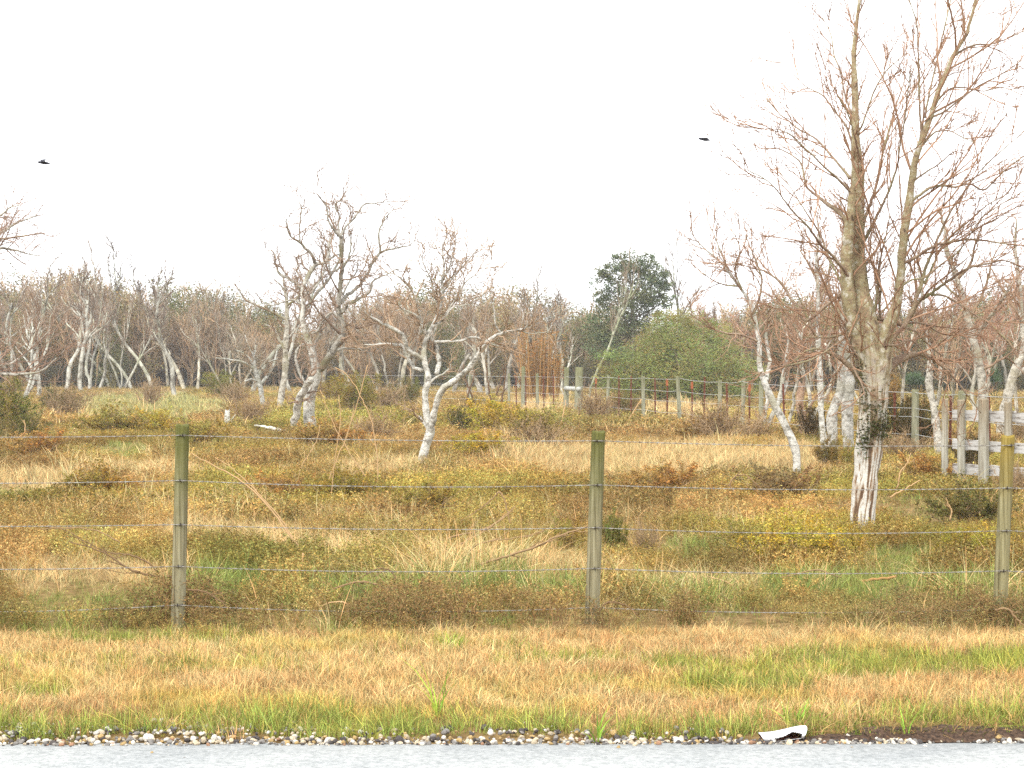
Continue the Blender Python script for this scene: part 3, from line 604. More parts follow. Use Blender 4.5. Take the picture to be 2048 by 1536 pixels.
M_BACKPOST = wood_mat("pale_back_post", (.27, .265, .18), (.14, .135, .085), (.19, .19, .10), (1.1, 1.9), (.38, .375, .28))
M_RUST = plain_mat("rusty_steel", (.19, .065, .035), .85, .1, (.085, .03, .02), 25)
M_ORANGE = plain_mat("orange_paint", (.30, .115, .05), .7, 0, (.33, .09, .035), 30)
M_WHITE = plain_mat("white_rail", (.52, .53, .49), .7, 0, (.33, .33, .28), 6)
M_PWIRE = plain_mat("pale_wire", (.46, .47, .46), .5, .2)
def back_fence():
    # runs from near the board fence on the right away to the far left
    def depth(px): return F * H / max(872 + (1526 - px) * (-60 / 508) - HZ, 34) if px >= 1132 else F * H / (825.5 - HZ + (px - 1132) * .055)
    fe = thing("wire_fence", "far wire fence with rusty steel and pale wooden posts before the green bush", "fence", (0, 0, 0))
    wood = [(690, 1.55, .06), (850, 1.5, .06), (940, 1.5, .06), (1018, 1.55, .055), (1046, 1.85, .08), (1075, 1.55, .06), (1132, 1.80, .10), (1157, 1.80, .15), (1215, 1.50, .055), (1287, 1.50, .06), (1360, 1.50, .058), (1440, 1.42, .058), (1484, 1.46, .056), (1522, 1.40, .06), (1640, 1.4, .06), (1830, 1.30, .07), (1925, 1.3, .07), (2090, 1.3, .07)]
    steel = [(1033, 1.4, 0), (1052, 1.45, 0), (1088, 1.5, 0), (1108, 1.5, 0), (1192, 1.42, 1), (1238, 1.5, 0), (1262, 1.5, 0), (1311, 1.45, 0), (1334, 1.44, 1), (1384, 1.38, 1), (1408, 1.50, 0), (1456, 1.34, 0), (1499, 1.36, 1), (1570, 1.36, 0), (1790, 1.22, 0), (1900, 1.2, 0), (1980, 1.2, 0)]
    for k, (px, h, r) in enumerate(wood):
        d = depth(px); x = (px - 1024) / F * d; z = float(gz(x, d)); o = obj("wooden_post", post_mesh(h - z, r, M_BACKPOST, 70 + k, (rng.normal(0, .03), 0), 10, 8), fe, (x, d, z))
    T = np.array([[-.02, .0, 0], [.02, 0, 0], [.02, .006, 0], [.004, .006, 0], [.004, .036, 0], [-.004, .036, 0], [-.004, .006, 0], [-.02, .006, 0]])
    for k, (px, h, cap) in enumerate(steel):
        d = depth(px); x = (px - 1024) / F * d; z = float(gz(x, d)); a = Acc(); hh = h - z
        lo, hi = T * 1.25 + (0, 0, -.2), T * 1.25 + (rng.normal(0, .02), 0, hh); n = 8
        a.add(np.vstack([lo, hi]), [[i, (i + 1) % n, (i + 1) % n + n, i + n] for i in range(n)], [[8, 9, 10], [8, 10, 15], [11, 12, 13], [11, 13, 14]])
        for zz in np.arange(.1, hh, .09): a.box((0, -.006, zz), (.02, .012, .02))
        p = obj("steel_post", a.mesh("steel_post", M_RUST), fe, (x, d, z))
        if cap:
            b = Acc(); b.box((0, .004, hh - .13), (.07, .045, .20)); obj("orange_top", b.mesh("orange_top", M_ORANGE), p)
    # brace rail of the corner
    p0 = np.array([(1132 - 1024) / F * depth(1132), depth(1132), .97]); p1 = np.array([(1157 - 1024) / F * depth(1157), depth(1157) - .12, .97])
    a = Acc(); a.tubes(np.stack([p0 + (p1 - p0) * t for t in np.linspace(-.05, 1.05, 5)])[None] + (0, -.16, 0), np.full((1, 5), .085), 12); obj("brace_rail", a.mesh("brace_rail", M_WHITE, True), fe)
    # wires
    pxs = [p[0] for p in wood]
    for zz in (1.44, 1.07, .76, .40):
        pts = []
        for i in range(len(pxs) - 1):
            for t in np.linspace(0, 1, 8, endpoint=False):
                px = pxs[i] * (1 - t) + pxs[i + 1] * t; d = depth(px) - .06; h = min(wood[i][1] * (1 - t) + wood[i + 1][1] * t, 1.5)
                sc = (h - .03) / 1.47 if zz > 1 else 1; pts.append(((px - 1024) / F * d, d, zz * sc - .035 * 4 * t * (1 - t) * rng.uniform(.7, 1.2)))
        P = catmull(np.array(pts), 300)[None]; a = Acc(); a.tubes(P, np.full((1, 300), .0062), 5); obj("wire", a.mesh("wire", M_PWIRE, True), fe)
back_fence()

def board_mat():
    m, t, out, N, L = new_mat("white_weathered_board")
    tc = N("ShaderNodeTexCoord"); mp = N("ShaderNodeMapping"); mp.inputs['Scale'].default_value = (5, 5, 34); L(tc.outputs['Object'], mp.inputs[0])
    n1 = N("ShaderNodeTexNoise"); n1.inputs['Scale'].default_value = 1; n1.inputs['Detail'].default_value = 7; L(mp.outputs[0], n1.inputs['Vector'])
    r1 = ramp(N, [(.34, (.22, .19, .165)), (.46, (.45, .435, .41)), (.7, (.60, .585, .56))]); L(n1.outputs['Fac'], r1.inputs[0])
    b = N("ShaderNodeBsdfPrincipled"); b.inputs['Roughness'].default_value = .85; b.inputs['Specular IOR Level'].default_value = .15; L(r1.outputs[0], b.inputs['Base Color']); L(b.outputs[0], out.inputs['Surface']); return m
def board_fence():
    fe = thing("board_fence", "weathered white board fence with grey-green posts at right behind the lichen topped post", "fence", (5.975, 25.9, 0))
    M = wood_mat("board_fence_post", (.36, .34, .27), (.20, .17, .13), (.27, .22, .15), (.95, 1.5), (.48, .47, .41)); MB = board_mat()
    A0, A1 = np.array([0., 0.]), np.array([.742, -1.3])          # the line of the fence in plan, per 159 photo columns
    def on(px):                                                  # where the line of sight of a column meets the fence line
        k = (px - 1024) / F; t = (k * 25.9 - 5.975) / (A1[0] - k * A1[1]); return A1 * t
    pp = [(1889, .046, 1.30), (1923, .050, 1.29), (1967, .068, 1.31), (2018, .050, 1.27), (2076, .055, 1.28), (2150, .06, 1.3), (2240, .055, 1.28)]
    for k, (px, rad, h) in enumerate(pp):
        q = on(px); obj("post", post_mesh(h, rad, M, 120 + k, (rng.normal(0, .012), 0), 18, 14), fe, (q[0], q[1], 0))
    dirv = unit(A1); nor = np.array([-dirv[1], dirv[0]]); 
    if nor[1] < 0: nor = -nor
    for bi, (z0, z1) in enumerate([(1.00, 1.145), (.60, .735), (.275, .415), (-.02, .13)]):
        ends = [1893, 1967, 2018, 2076, 2150, 2240] if bi != 3 else [2018, 2076, 2150, 2240]
        if bi == 1: ends = [1893, 1923, 2018, 2150, 2240]
        for k in range(len(ends) - 1):
            e0, e1 = on(ends[k]), on(ends[k + 1]); L = np.linalg.norm(e1 - e0); a = Acc(); m = 7; rows = []; dz = rng.normal(0, .008, 2)
            for t in np.linspace(0, 1, m):
                c = e0 + dirv * (.006 + (L - .012) * t) + nor * (.10 + .006 * math.sin(t * 3 + k)); j = rng.normal(0, .002, 2); w = nor * .042; zz = dz[0] * (1 - t) + dz[1] * t
                rows.append([(c[0], c[1], z0 + zz + j[0]), (c[0], c[1], z1 + zz + j[1]), (c[0] + w[0], c[1] + w[1], z1 + zz + j[1]), (c[0] + w[0], c[1] + w[1], z0 + zz + j[0])])
            V = np.array(rows).reshape(-1, 3); Q = [[i * 4 + j, i * 4 + (j + 1) % 4, i * 4 + 4 + (j + 1) % 4, i * 4 + 4 + j] for i in range(m - 1) for j in range(4)] + [[3, 2, 1, 0], [m * 4 - 4, m * 4 - 3, m * 4 - 2, m * 4 - 1]]
            a.add(V, Q); obj("board", a.mesh("board", MB), fe)
board_fence()

# ------------------------------------------------------------------ trees traced limb by limb
def arclen(P): return float(np.linalg.norm(np.diff(P, axis=0), axis=1).sum())
def traced_tree(name, label, cat, base, traces, mats, tw, seed, group=None, color=(1, 1, 1), tcolor=(1, 1, 1), slope=.6, rmul=1.0, wob=.06, base_d=None, ridge=False, trunk_n=1, limb=1.0, lcolor=None):
    """traces: rows (photo column, row, half width in pixels) of each stem or limb, thickest first; each gets its own depth"""
    rg = np.random.default_rng(seed); d0 = base_d or gdepth(base[1]); b = pix(base[0], base[1], d0); bz = float(gz(b[0], d0)); b = np.array([b[0], d0, bz])
    root = thing(name, label, cat, tuple(b), group); pool = []; lines = []
    for k, tr in enumerate(traces):
        tr = np.array(tr, float); m = max(10, min(60, int(np.linalg.norm(np.diff(tr[:, :2], axis=0), axis=1).sum() / 7)))
        c = catmull(tr, m); s = np.concatenate([[0], np.cumsum(np.linalg.norm(np.diff(c[:, :2], axis=0), axis=1))])
        if k == 0: dep = d0 + (rg.uniform(-.1, .1) * s / F * d0)
        else:
            q = np.concatenate(pool); j = np.argmin(((q[:, :2] - c[0, :2]) ** 2).sum(1)); near = ((q[j, :2] - c[0, :2]) ** 2).sum() < 60 ** 2
            sl = rg.choice([-1, 1]) * rg.uniform(.25, 1) * slope; dep = (q[j, 2] if near else d0) + sl * s / F * d0
        c[1:, :2] += (rg.normal(0, 1, (m - 1, 2)) * np.minimum(c[1:, 2:3], 4) * wob * 3) * (k > 0)
        pool.append(np.stack([c[:, 0], c[:, 1], dep], -1))
        P = np.stack([(c[:, 0] - 1024) / F * dep, dep, H - (c[:, 1] - HZ) / F * dep], -1) - b
        R = c[:, 2] / F * dep * rmul * (limb if k >= 3 else 1) * (1 + .22 * (vnoise(s * .06, s * 0 + k, seed) - .5)); R = np.maximum(R, .0035)
        if k == 0 or abs(tr[0, 1] - base[1]) < 18: P = np.vstack([P[0] - (0, 0, .35), P]); R = np.concatenate([[R[0] * 1.12], R]); R[1] *= 1.1
        lines.append((P, R))
    for k, (P, R) in enumerate(lines):
        a = Acc()
        if ridge and k < ridge: ridged(a, P, R, seed + k)
        else:
            nn = 18 if R.max() > .05 else 10 if R.max() > .02 else 6; cc = catmull(np.column_stack([P, R]), max(len(P), min(140, int(arclen(P) / max(R.max(), .02) * 1.2)))) if R.max() > .03 else np.column_stack([P, R])
            a.tubes(cc[None, :, :3], cc[None, :, 3], nn, rnd=np.array([.5]))
            if R.max() > .03:          # knots and swellings
                V = a.V[0]; ctr = np.repeat(cc[:, :3], nn, 0); f = 2.2 / max(R.max(), .06) * .16; q = fbm(V[:, 0] * f * 3 + V[:, 1] * f * 2, V[:, 2] * f * 2, seed + k) - .5; q2 = vnoise(V[:, 0] * f * 9 + V[:, 1] * f * 7, V[:, 2] * f * 7, seed + k + 3) - .5
                a.V[0] = ctr + (V - ctr) * (1 + .34 * q + .14 * q2)[:, None]
        nm = "trunk" if k < trunk_n else "limb"
        o = obj(nm, a.mesh(nm, mats[0] if k < trunk_n else (mats[1] if R[:len(R) // 2].mean() * F / d0 < mats[2] else mats[0]), True), root); o.color = rgb(color if k < trunk_n or lcolor is None else lcolor)
    # finer branches and twigs grown along every limb
    levels = []; src_ = [(catmull(np.column_stack([P, R]), 14)) for P, R in lines]
    for li, lv in enumerate(tw):
        nP, nR = [], []
        if li == 0:
            for k, c in enumerate(src_):
                L = arclen(c[:, :3]); n = int(lv.get('per_m', 4) * L * (lv.get('trunk', .6) if k < trunk_n else 1) + .5)
                if n < 1: continue
                t = lv['t'] if k >= trunk_n else lv.get('tt', (.55, 1))
                p, r = grow(c[None, :, :3], c[None, :, 3], n, rg, t, lv['ang'], lv['lenf'] * (lv.get('trunk_len', .5) if k < trunk_n else 1), lv['m'], lv['wig'], lv['up'], .42, lv['rend'], lv.get('fall', .6), 1, lv.get('lmin', 0), lv.get('rmax', 9.))
                nP.append(p); nR.append(r)
        else:
            p, r = grow(levels[-1][0], levels[-1][1], lv['n'], rg, lv['t'], lv['ang'], lv['lenf'], lv['m'], lv['wig'], lv['up'], .6, lv['rend'], lv.get('fall', .6), 1, lv.get('lmin', 0)); nP.append(p); nR.append(r)
        levels.append((np.concatenate(nP), np.concatenate(nR)))
    a = Acc()
    for li, (p, r) in enumerate(levels): a.tubes(p, r, 5 if li == 0 else 3, cap=False, rnd=np.clip(rg.normal(.55, .22, len(p)), 0, 1))
    if levels: o = obj("crown", a.mesh("crown", M_TWIG, True), root); o.color = rgb(tcolor)
    return root, lines, b
def ridged(a, P, R, seed):
    """flaking bark: tall narrow plates standing off brown fissures"""
    m = 220; c = catmull(np.column_stack([P, R]), m); n = 72; ang = np.arange(n) / n * 2 * math.pi
    T = unit(np.gradient(c[:, :3], axis=0)); U = unit(np.cross(T, np.tile([0, 1, 0], (m, 1)))); Wv = np.cross(T, U)
    s = np.concatenate([[0], np.cumsum(np.linalg.norm(np.diff(c[:, :3], axis=0), axis=1))])
    A_, S = np.meshgrid(ang, s); tw = .5 * (fbm(S * 2.2, A_ * .3, seed) - .5)
    q = A_ + tw
    def per(f, g, sd):
        w = A_ / (2 * math.pi); return vnoise(q * f, S * g, sd) * (1 - w) + vnoise((q - 2 * math.pi) * f, S * g, sd) * w
    f1 = np.abs(per(4.2, 1.5, seed + 1) - .5); f2 = np.abs(per(6.5, 2.6, seed + 2) - .5); f3 = per(9, 7, seed + 3)
    pl = np.clip((f1 - .035) / .06, 0, 1) * np.clip((f2 - .02) / .06, .1, 1) * np.clip((f3 - .16) * 6, .3, 1)
    big = per(1.3, 2.2, seed + 5); pl *= np.clip((big - .22) * 6, .30, 1)
    lob = 1 + .14 * (per(.9, 1.2, seed + 7) - .5) * 2
    k = c[:, 3][:, None] * lob * (1 + .085 * (pl - .5) + .03 * (per(20, 24, seed + 9) - .5))
    V = c[:, None, :3] + k[..., None] * (np.cos(A_)[..., None] * U[:, None] + np.sin(A_)[..., None] * Wv[:, None])
    i = np.arange(m - 1)[:, None] * n + np.arange(n)[None]; i2 = np.arange(m - 1)[:, None] * n + (np.arange(n)[None] + 1) % n
    a.add(V.reshape(-1, 3), np.stack([i, i2, i2 + n, i + n], -1).reshape(-1, 4), rnd=pl.ravel(), tone=per(3, 4, seed + 11).ravel())
def flaky_mat():
    m, t, out, N, L = new_mat("flaking_bark")
    r = N("ShaderNodeAttribute", attribute_type='GEOMETRY', attribute_name='rnd'); tn = N("ShaderNodeAttribute", attribute_type='GEOMETRY', attribute_name='tone')
    tc = N("ShaderNodeTexCoord"); n1 = N("ShaderNodeTexNoise"); n1.inputs['Scale'].default_value = 38; n1.inputs['Detail'].default_value = 5; L(tc.outputs['Object'], n1.inputs['Vector'])
    ma = N("ShaderNodeMath", operation='MULTIPLY_ADD'); ma.inputs[1].default_value = .5; L(n1.outputs['Fac'], ma.inputs[0]); L(r.outputs['Fac'], ma.inputs[2])
    c1 = ramp(N, [(.30, (.13, .08, .05)), (.50, (.29, .19, .115)), (.78, (.46, .41, .34)), (1.0, (.60, .575, .52))]); L(ma.outputs[0], c1.inputs[0])
    # higher up the trunk turns grey tan with green-yellow lichen
    n2 = N("ShaderNodeTexNoise"); n2.inputs['Scale'].default_value = 11; n2.inputs['Detail'].default_value = 8; n2.inputs['Roughness'].default_value = .7; L(tc.outputs['Object'], n2.inputs['Vector'])
    c2 = ramp(N, [(.34, (.11, .08, .055)), (.45, (.34, .26, .165)), (.53, (.32, .28, .155)), (.62, (.54, .50, .42))]); L(n2.outputs['Fac'], c2.inputs[0])
    sx = N("ShaderNodeSeparateXYZ"); L(tc.outputs['Object'], sx.inputs[0]); mr = N("ShaderNodeMapRange"); mr.inputs[1].default_value = 1.4; mr.inputs[2].default_value = 2.6
    mb = N("ShaderNodeMath", operation='MULTIPLY_ADD'); mb.inputs[1].default_value = 1.1; L(n2.outputs['Fac'], mb.inputs[0]); L(sx.outputs['Z'], mb.inputs[2]); L(mb.outputs[0], mr.inputs[0])
    mx = N("ShaderNodeMix", data_type='RGBA'); L(mr.outputs[0], mx.inputs[0]); L(c1.outputs[0], mx.inputs[6]); L(c2.outputs[0], mx.inputs[7])
    b = N("ShaderNodeBsdfPrincipled"); b.inputs['Roughness'].default_value = .9; b.inputs['Specular IOR Level'].default_value = .1; L(mx.outputs[2], b.inputs['Base Color'])
    bp = N("ShaderNodeBump"); bp.inputs['Strength'].default_value = .6; bp.inputs['Distance'].default_value = .015; L(n1.outputs['Fac'], bp.inputs['Height']); L(bp.outputs[0], b.inputs['Normal']); L(b.outputs[0], out.inputs['Surface']); return m
M_FLAKY = flaky_mat()

def big_tree():
    T = [
     [(1729, 1092, 33), (1728, 1072, 27), (1727, 1045, 23), (1731, 985, 23), (1736, 920, 26), (1741, 860, 27), (1745, 800, 28), (1744, 740, 29), (1738, 690, 27), (1730, 640, 23), (1722, 590, 20), (1716, 540, 18), (1712, 480, 18), (1713, 430, 16), (1716, 350, 12), (1712, 300, 9.5), (1711, 250, 7.5), (1710, 180, 6), (1708, 110, 4.8), (1713, 50, 3.8), (1719, 0, 3), (1724, -60, 2.2), (1734, -140, 1)],
     [(1735, 770, 14), (1722, 710, 14), (1706, 650, 13), (1697, 590, 12), (1694, 530, 11), (1697, 470, 10), (1702, 420, 8), (1706, 370, 6)],
     [(1756, 780, 20), (1766, 720, 18), (1773, 665, 14), (1784, 635, 12), (1794, 600, 10), (1801, 545, 9), (1806, 490, 8.2), (1814, 430, 7.6), (1820, 390, 7), (1830, 325, 6.4), (1846, 277, 6), (1869, 211, 5), (1888, 156, 4.6), (1911, 104, 4), (1934, 65, 3.4), (1948, 15, 2.8), (1962, -60, 2), (1975, -140, 1)],
     [(1756, 770, 12), (1778, 735, 12), (1807, 715, 10), (1841, 709, 5), (1879, 728, 3.6), (1909, 757, 2.6), (1942, 800, 1.6), (1962, 826, .9)],
     [(1738, 790, 8), (1718, 758, 8), (1697, 730, 7), (1670, 711, 5.5), (1645, 700, 3.6), (1629, 697, 2.8), (1607, 705, 2.4), (1590, 722, 2), (1572, 733, 1.4), (1540, 748, 1)],
     [(1727, 622, 8), (1718, 598, 6.5), (1702, 587, 5), (1682, 590, 4.5), (1660, 605, 4), (1640, 622, 3.8), (1621, 638, 3.6), (1608, 640, 3.2), (1596, 625, 3), (1583, 600, 2.8), (1570, 575, 2.6), (1551, 556, 2.4), (1527, 541, 2), (1500, 535, 1.6), (1473, 526, 1.1), (1440, 530, .8)],
     [(1745, 636, 5), (1731, 635, 4.6), (1715, 650, 4.2), (1702, 662, 3.4), (1680, 670, 2.6), (1655, 675, 2.2), (1630, 674, 1.7), (1606, 675, 1.2)],
     [(1733, 633, 4), (1750, 634, 5), (1770, 642, 5), (1790, 643, 4.6), (1807, 655, 3.8), (1830, 662, 3), (1858, 690, 2.2), (1885, 712, 1.4)],
     [(1724, 650, 4), (1712, 668, 4), (1690, 676, 3.2), (1660, 697, 2.6), (1625, 718, 2), (1590, 728, 1.6), (1545, 735, 1.2), (1510, 750, .8)],
     [(1820, 640, 5), (1828, 619, 5), (1842, 600, 4.6), (1858, 590, 4.2), (1878, 575, 4), (1896, 562, 3.6), (1916, 548, 3.2), (1938, 536, 2.8), (1962, 530, 2.5), (1985, 525, 2.2), (2015, 522, 1.9), (2060, 545, 1.4), (2110, 575, .9)],
     [(1768, 700, 8), (1790, 670, 7), (1810, 650, 6), (1823, 625, 5.5), (1835, 590, 5), (1850, 540, 4.2), (1866, 500, 3.6), (1884, 460, 3), (1900, 425, 2.5), (1925, 388, 2), (1960, 342, 1.5), (2005, 300, 1.2), (2050, 262, .9)],
     [(1803, 530, 4.5), (1815, 524, 4.5), (1836, 512, 4.2), (1858, 497, 4), (1885, 487, 3.5), (1909, 482, 3.2), (1953, 479, 2.8), (2000, 486, 2.2), (2048, 490, 1.8), (2110, 480, 1)],
     [(1818, 405, 4), (1835, 393, 3.6), (1856, 378, 3.2), (1882, 371, 2.8), (1910, 374, 2.6), (1940, 368, 2.4), (1965, 380, 2.2), (1985, 366, 2), (2010, 340, 1.6), (2050, 310, 1.2)],
     [(1703, 565, 5.5), (1690, 543, 5), (1672, 520, 4.2), (1655, 500, 3.6), (1642, 490, 3.4), (1628, 470, 3), (1615, 452, 2.7), (1595, 433, 2.3), (1572, 405, 1.9), (1550, 376, 1.6), (1525, 355, 1.2), (1490, 338, .8)],
     [(1697, 450, 5), (1680, 425, 5.4), (1654, 407, 4.6), (1638, 394, 3.8), (1615, 376, 2.8), (1608, 352, 2.4), (1602, 326, 2), (1580, 308, 1.6), (1552, 296, 1.3), (1530, 300, .9)],
     [(1700, 357, 3.8), (1680, 332, 3.2), (1655, 302, 2.8), (1634, 280, 2.5), (1615, 268, 2.2), (1595, 257, 2), (1575, 240, 1.7), (1556, 225, 1.5), (1540, 205, 1.2), (1527, 189, .9)],
     [(1702, 385, 3.4), (1680, 362, 2.8), (1650, 335, 2.3), (1625, 310, 2), (1605, 292, 1.7), (1582, 270, 1.4), (1550, 258, 1.2), (1520, 258, .9), (1480, 250, .6)],
     [(1706, 300, 3), (1700, 272, 2.7), (1687, 244, 2.5), (1668, 220, 2.2), (1647, 192, 1.9), (1625, 180, 1.6), (1608, 170, 1.3), (1590, 152, 1), (1565, 125, .7)],
     [(1708, 240, 2.8), (1698, 215, 2.4), (1688, 180, 2.1), (1680, 140, 1.8), (1668, 110, 1.6), (1662, 70, 1.4), (1645, 35, .9)],
     [(1722, 470, 5), (1730, 435, 4.6), (1742, 405, 4.2), (1752, 372, 3.6), (1761, 326, 3), (1771, 285, 2.6), (1782, 245, 2.2), (1791, 212, 1.9), (1803, 180, 1.6), (1812, 150, 1)],
     [(1720, 500, 4.5), (1736, 468, 4.2), (1750, 440, 3.8), (1765, 410, 3.3), (1780, 375, 2.8), (1795, 330, 2.4), (1800, 290, 2), (1808, 250, 1.8), (1815, 190, 1.3), (1822, 140, .9)],
     [(1716, 345, 4.5), (1725, 330, 4), (1718, 310, 3.4), (1712, 285, 2.8), (1706, 260, 2.2), (1695, 225, 1.8), (1675, 190, 1.2)],
     [(1715, 270, 2.8), (1728, 240, 2.4), (1740, 205, 2.1), (1752, 175, 1.9), (1770, 145, 1.6), (1790, 125, 1.2), (1815, 105, .8)],
     [(1841, 292, 4), (1842, 255, 3.4), (1840, 225, 3), (1838, 182, 2.8), (1838, 140, 2.4), (1836, 98, 2.1), (1834, 49, 1.7), (1822, 10, 1.1), (1812, -25, .8)],
     [(1850, 235, 3), (1856, 200, 2.6), (1866, 155, 2.4), (1876, 110, 2), (1888, 60, 1.8), (1898, 16, 1.5), (1910, -40, 1)],
     [(1908, 112, 3), (1926, 100, 2.5), (1950, 90, 2.2), (1980, 88, 1.9), (2008, 80, 1.7), (2048, 62, 1.2), (2090, 50, .8)],
     [(1875, 200, 2.5), (1900, 178, 2.3), (1930, 175, 2), (1965, 182, 1.7), (2005, 175, 1.5), (2048, 192, 1)],
     [(1862, 235, 2.6), (1890, 222, 2.2), (1925, 195, 1.8), (1960, 170, 1.5), (2000, 150, 1.3), (2048, 118, .9)],
     [(1845, 290, 2.6), (1870, 265, 2.2), (1900, 262, 1.8), (1925, 275, 1.5), (1950, 285, 1)],
     [(1825, 365, 2.5), (1850, 345, 2.1), (1875, 330, 1.7), (1905, 305, 1.3), (1935, 300, .9)],
     [(1703, 600, 3), (1680, 560, 2.6), (1660, 520, 2.3), (1640, 470, 2), (1622, 440, 1.7), (1598, 402, 1.4), (1578, 370, 1.1), (1550, 330, .8)],
     [(1800, 575, 3), (1822, 560, 2.6), (1850, 555, 2.2), (1880, 530, 1.9), (1920, 500, 1.6), (1960, 440, 1.3), (2000, 410, 1), (2050, 380, .8)],
     [(1862, 590, 3.5), (1890, 592, 3), (1920, 608, 2.6), (1950, 630, 2.1), (1985, 645, 1.8), (2020, 642, 1.4), (2060, 632, 1)],
     [(1795, 650, 3), (1835, 645, 2.4), (1860, 655, 2), (1885, 668, 1.7), (1920, 670, 1.4), (1960, 658, 1)],
     [(1848, 568, 3.2), (1862, 540, 3), (1880, 500, 2.6), (1905, 470, 2.2), (1940, 440, 1.9), (1975, 410, 1.5), (2020, 385, 1.1)],
     [(1752, 770, 5), (1757, 735, 4.5), (1752, 700, 4), (1757, 660, 3.4), (1751, 625, 2.8), (1757, 585, 2), (1752, 550, 1.2)],
     [(1728, 745, 4), (1716, 715, 3.4), (1700, 690, 2.6), (1690, 660, 1.8), (1672, 640, 1.1)],
     [(1738, 720, 3), (1735, 690, 2.6), (1728, 660, 2.2), (1738, 620, 1.6), (1730, 580, 1)],
     [(1762, 745, 4), (1775, 715, 3.4), (1768, 690, 2.6), (1780, 660, 2), (1790, 585, 1.2)],
     [(1770, 690, 3), (1796, 690, 2.6), (1815, 680, 2.1), (1835, 690, 1.6), (1856, 720, 1)],
     [(1722, 700, 3), (1700, 712, 2.4), (1680, 735, 1.8), (1668, 765, 1.2), (1652, 780, .7)],
     [(1720, 690, 3), (1702, 720, 2.6), (1724, 770, 2), (1730, 792, 1.2)],
     [(1760, 640, 3.5), (1759, 600, 3), (1762, 575, 2.6), (1757, 540, 2), (1764, 500, 1.2)],
     [(1745, 640, 3.4), (1752, 600, 3), (1756, 560, 2.6), (1763, 510, 2.2), (1772, 470, 1.8), (1780, 430, 1.2)],
    ]
    tw = [dict(per_m=5.6, trunk=.8, trunk_len=.13, t=(.12, 1), tt=(.42, .98), ang=(.35, .95), lenf=.5, m=8, wig=.11, up=.03, rend=.0028, lmin=.34, rmax=.022),
          dict(n=5, t=(.15, .97), ang=(.3, .75), lenf=.45, m=5, wig=.09, up=.04, rend=.0021, lmin=.14),
          dict(n=3, t=(.2, .95), ang=(.3, .75), lenf=.45, m=4, wig=.10, up=.03, rend=.0016, lmin=.09)]
    r, lines, b = traced_tree("bare_tree", "large bare tree with two tall reddish stems and flaking white trunk at right", "tree", (1728, 1085), T, (M_FLAKY, M_UP, 9), tw, 11, color=(1, 1, 1), tcolor=(1.15, .90, .76), slope=.75, limb=.8, ridge=3, trunk_n=1, wob=.05)
    # dark fern growing on the trunk
    a = Acc(); rg = np.random.default_rng(5); M = leaf_mat("fern_leaves", 'obj', trans=.15)
    def on(px, py, w, h, n, sz):
        u = 1024 + F * (lines[0][0][:, 0] + b[0]) / b[1]
        c = np.stack([rg.normal(px, w, n), np.full(n, b[1]), rg.normal(py, h, n)], -1); P = np.stack([(c[:, 0] - 1024) / F * b[1], c[:, 1] - .18 - np.abs(rg.normal(0, .035, n)), H - (c[:, 2] - HZ) / F * b[1]], -1) - b
        leaves(a, P, sz, rg, None, .35)
    on(1742, 825, 11, 24, 900, .032); on(1752, 855, 10, 14, 420, .032); on(1722, 875, 8, 16, 160, .04); on(1715, 700, 6, 30, 220, .04); on(1712, 640, 5, 30, 160, .035); on(1723, 760, 8, 25, 200, .04)
    on(1708, 480, 8, 40, 110, .03); on(1728, 560, 8, 30, 140, .03)
    o = obj("fern", a.mesh("fern", M), r); o.color = rgb((.080, .088, .040)); o['kind'] = 'stuff'
big_tree()

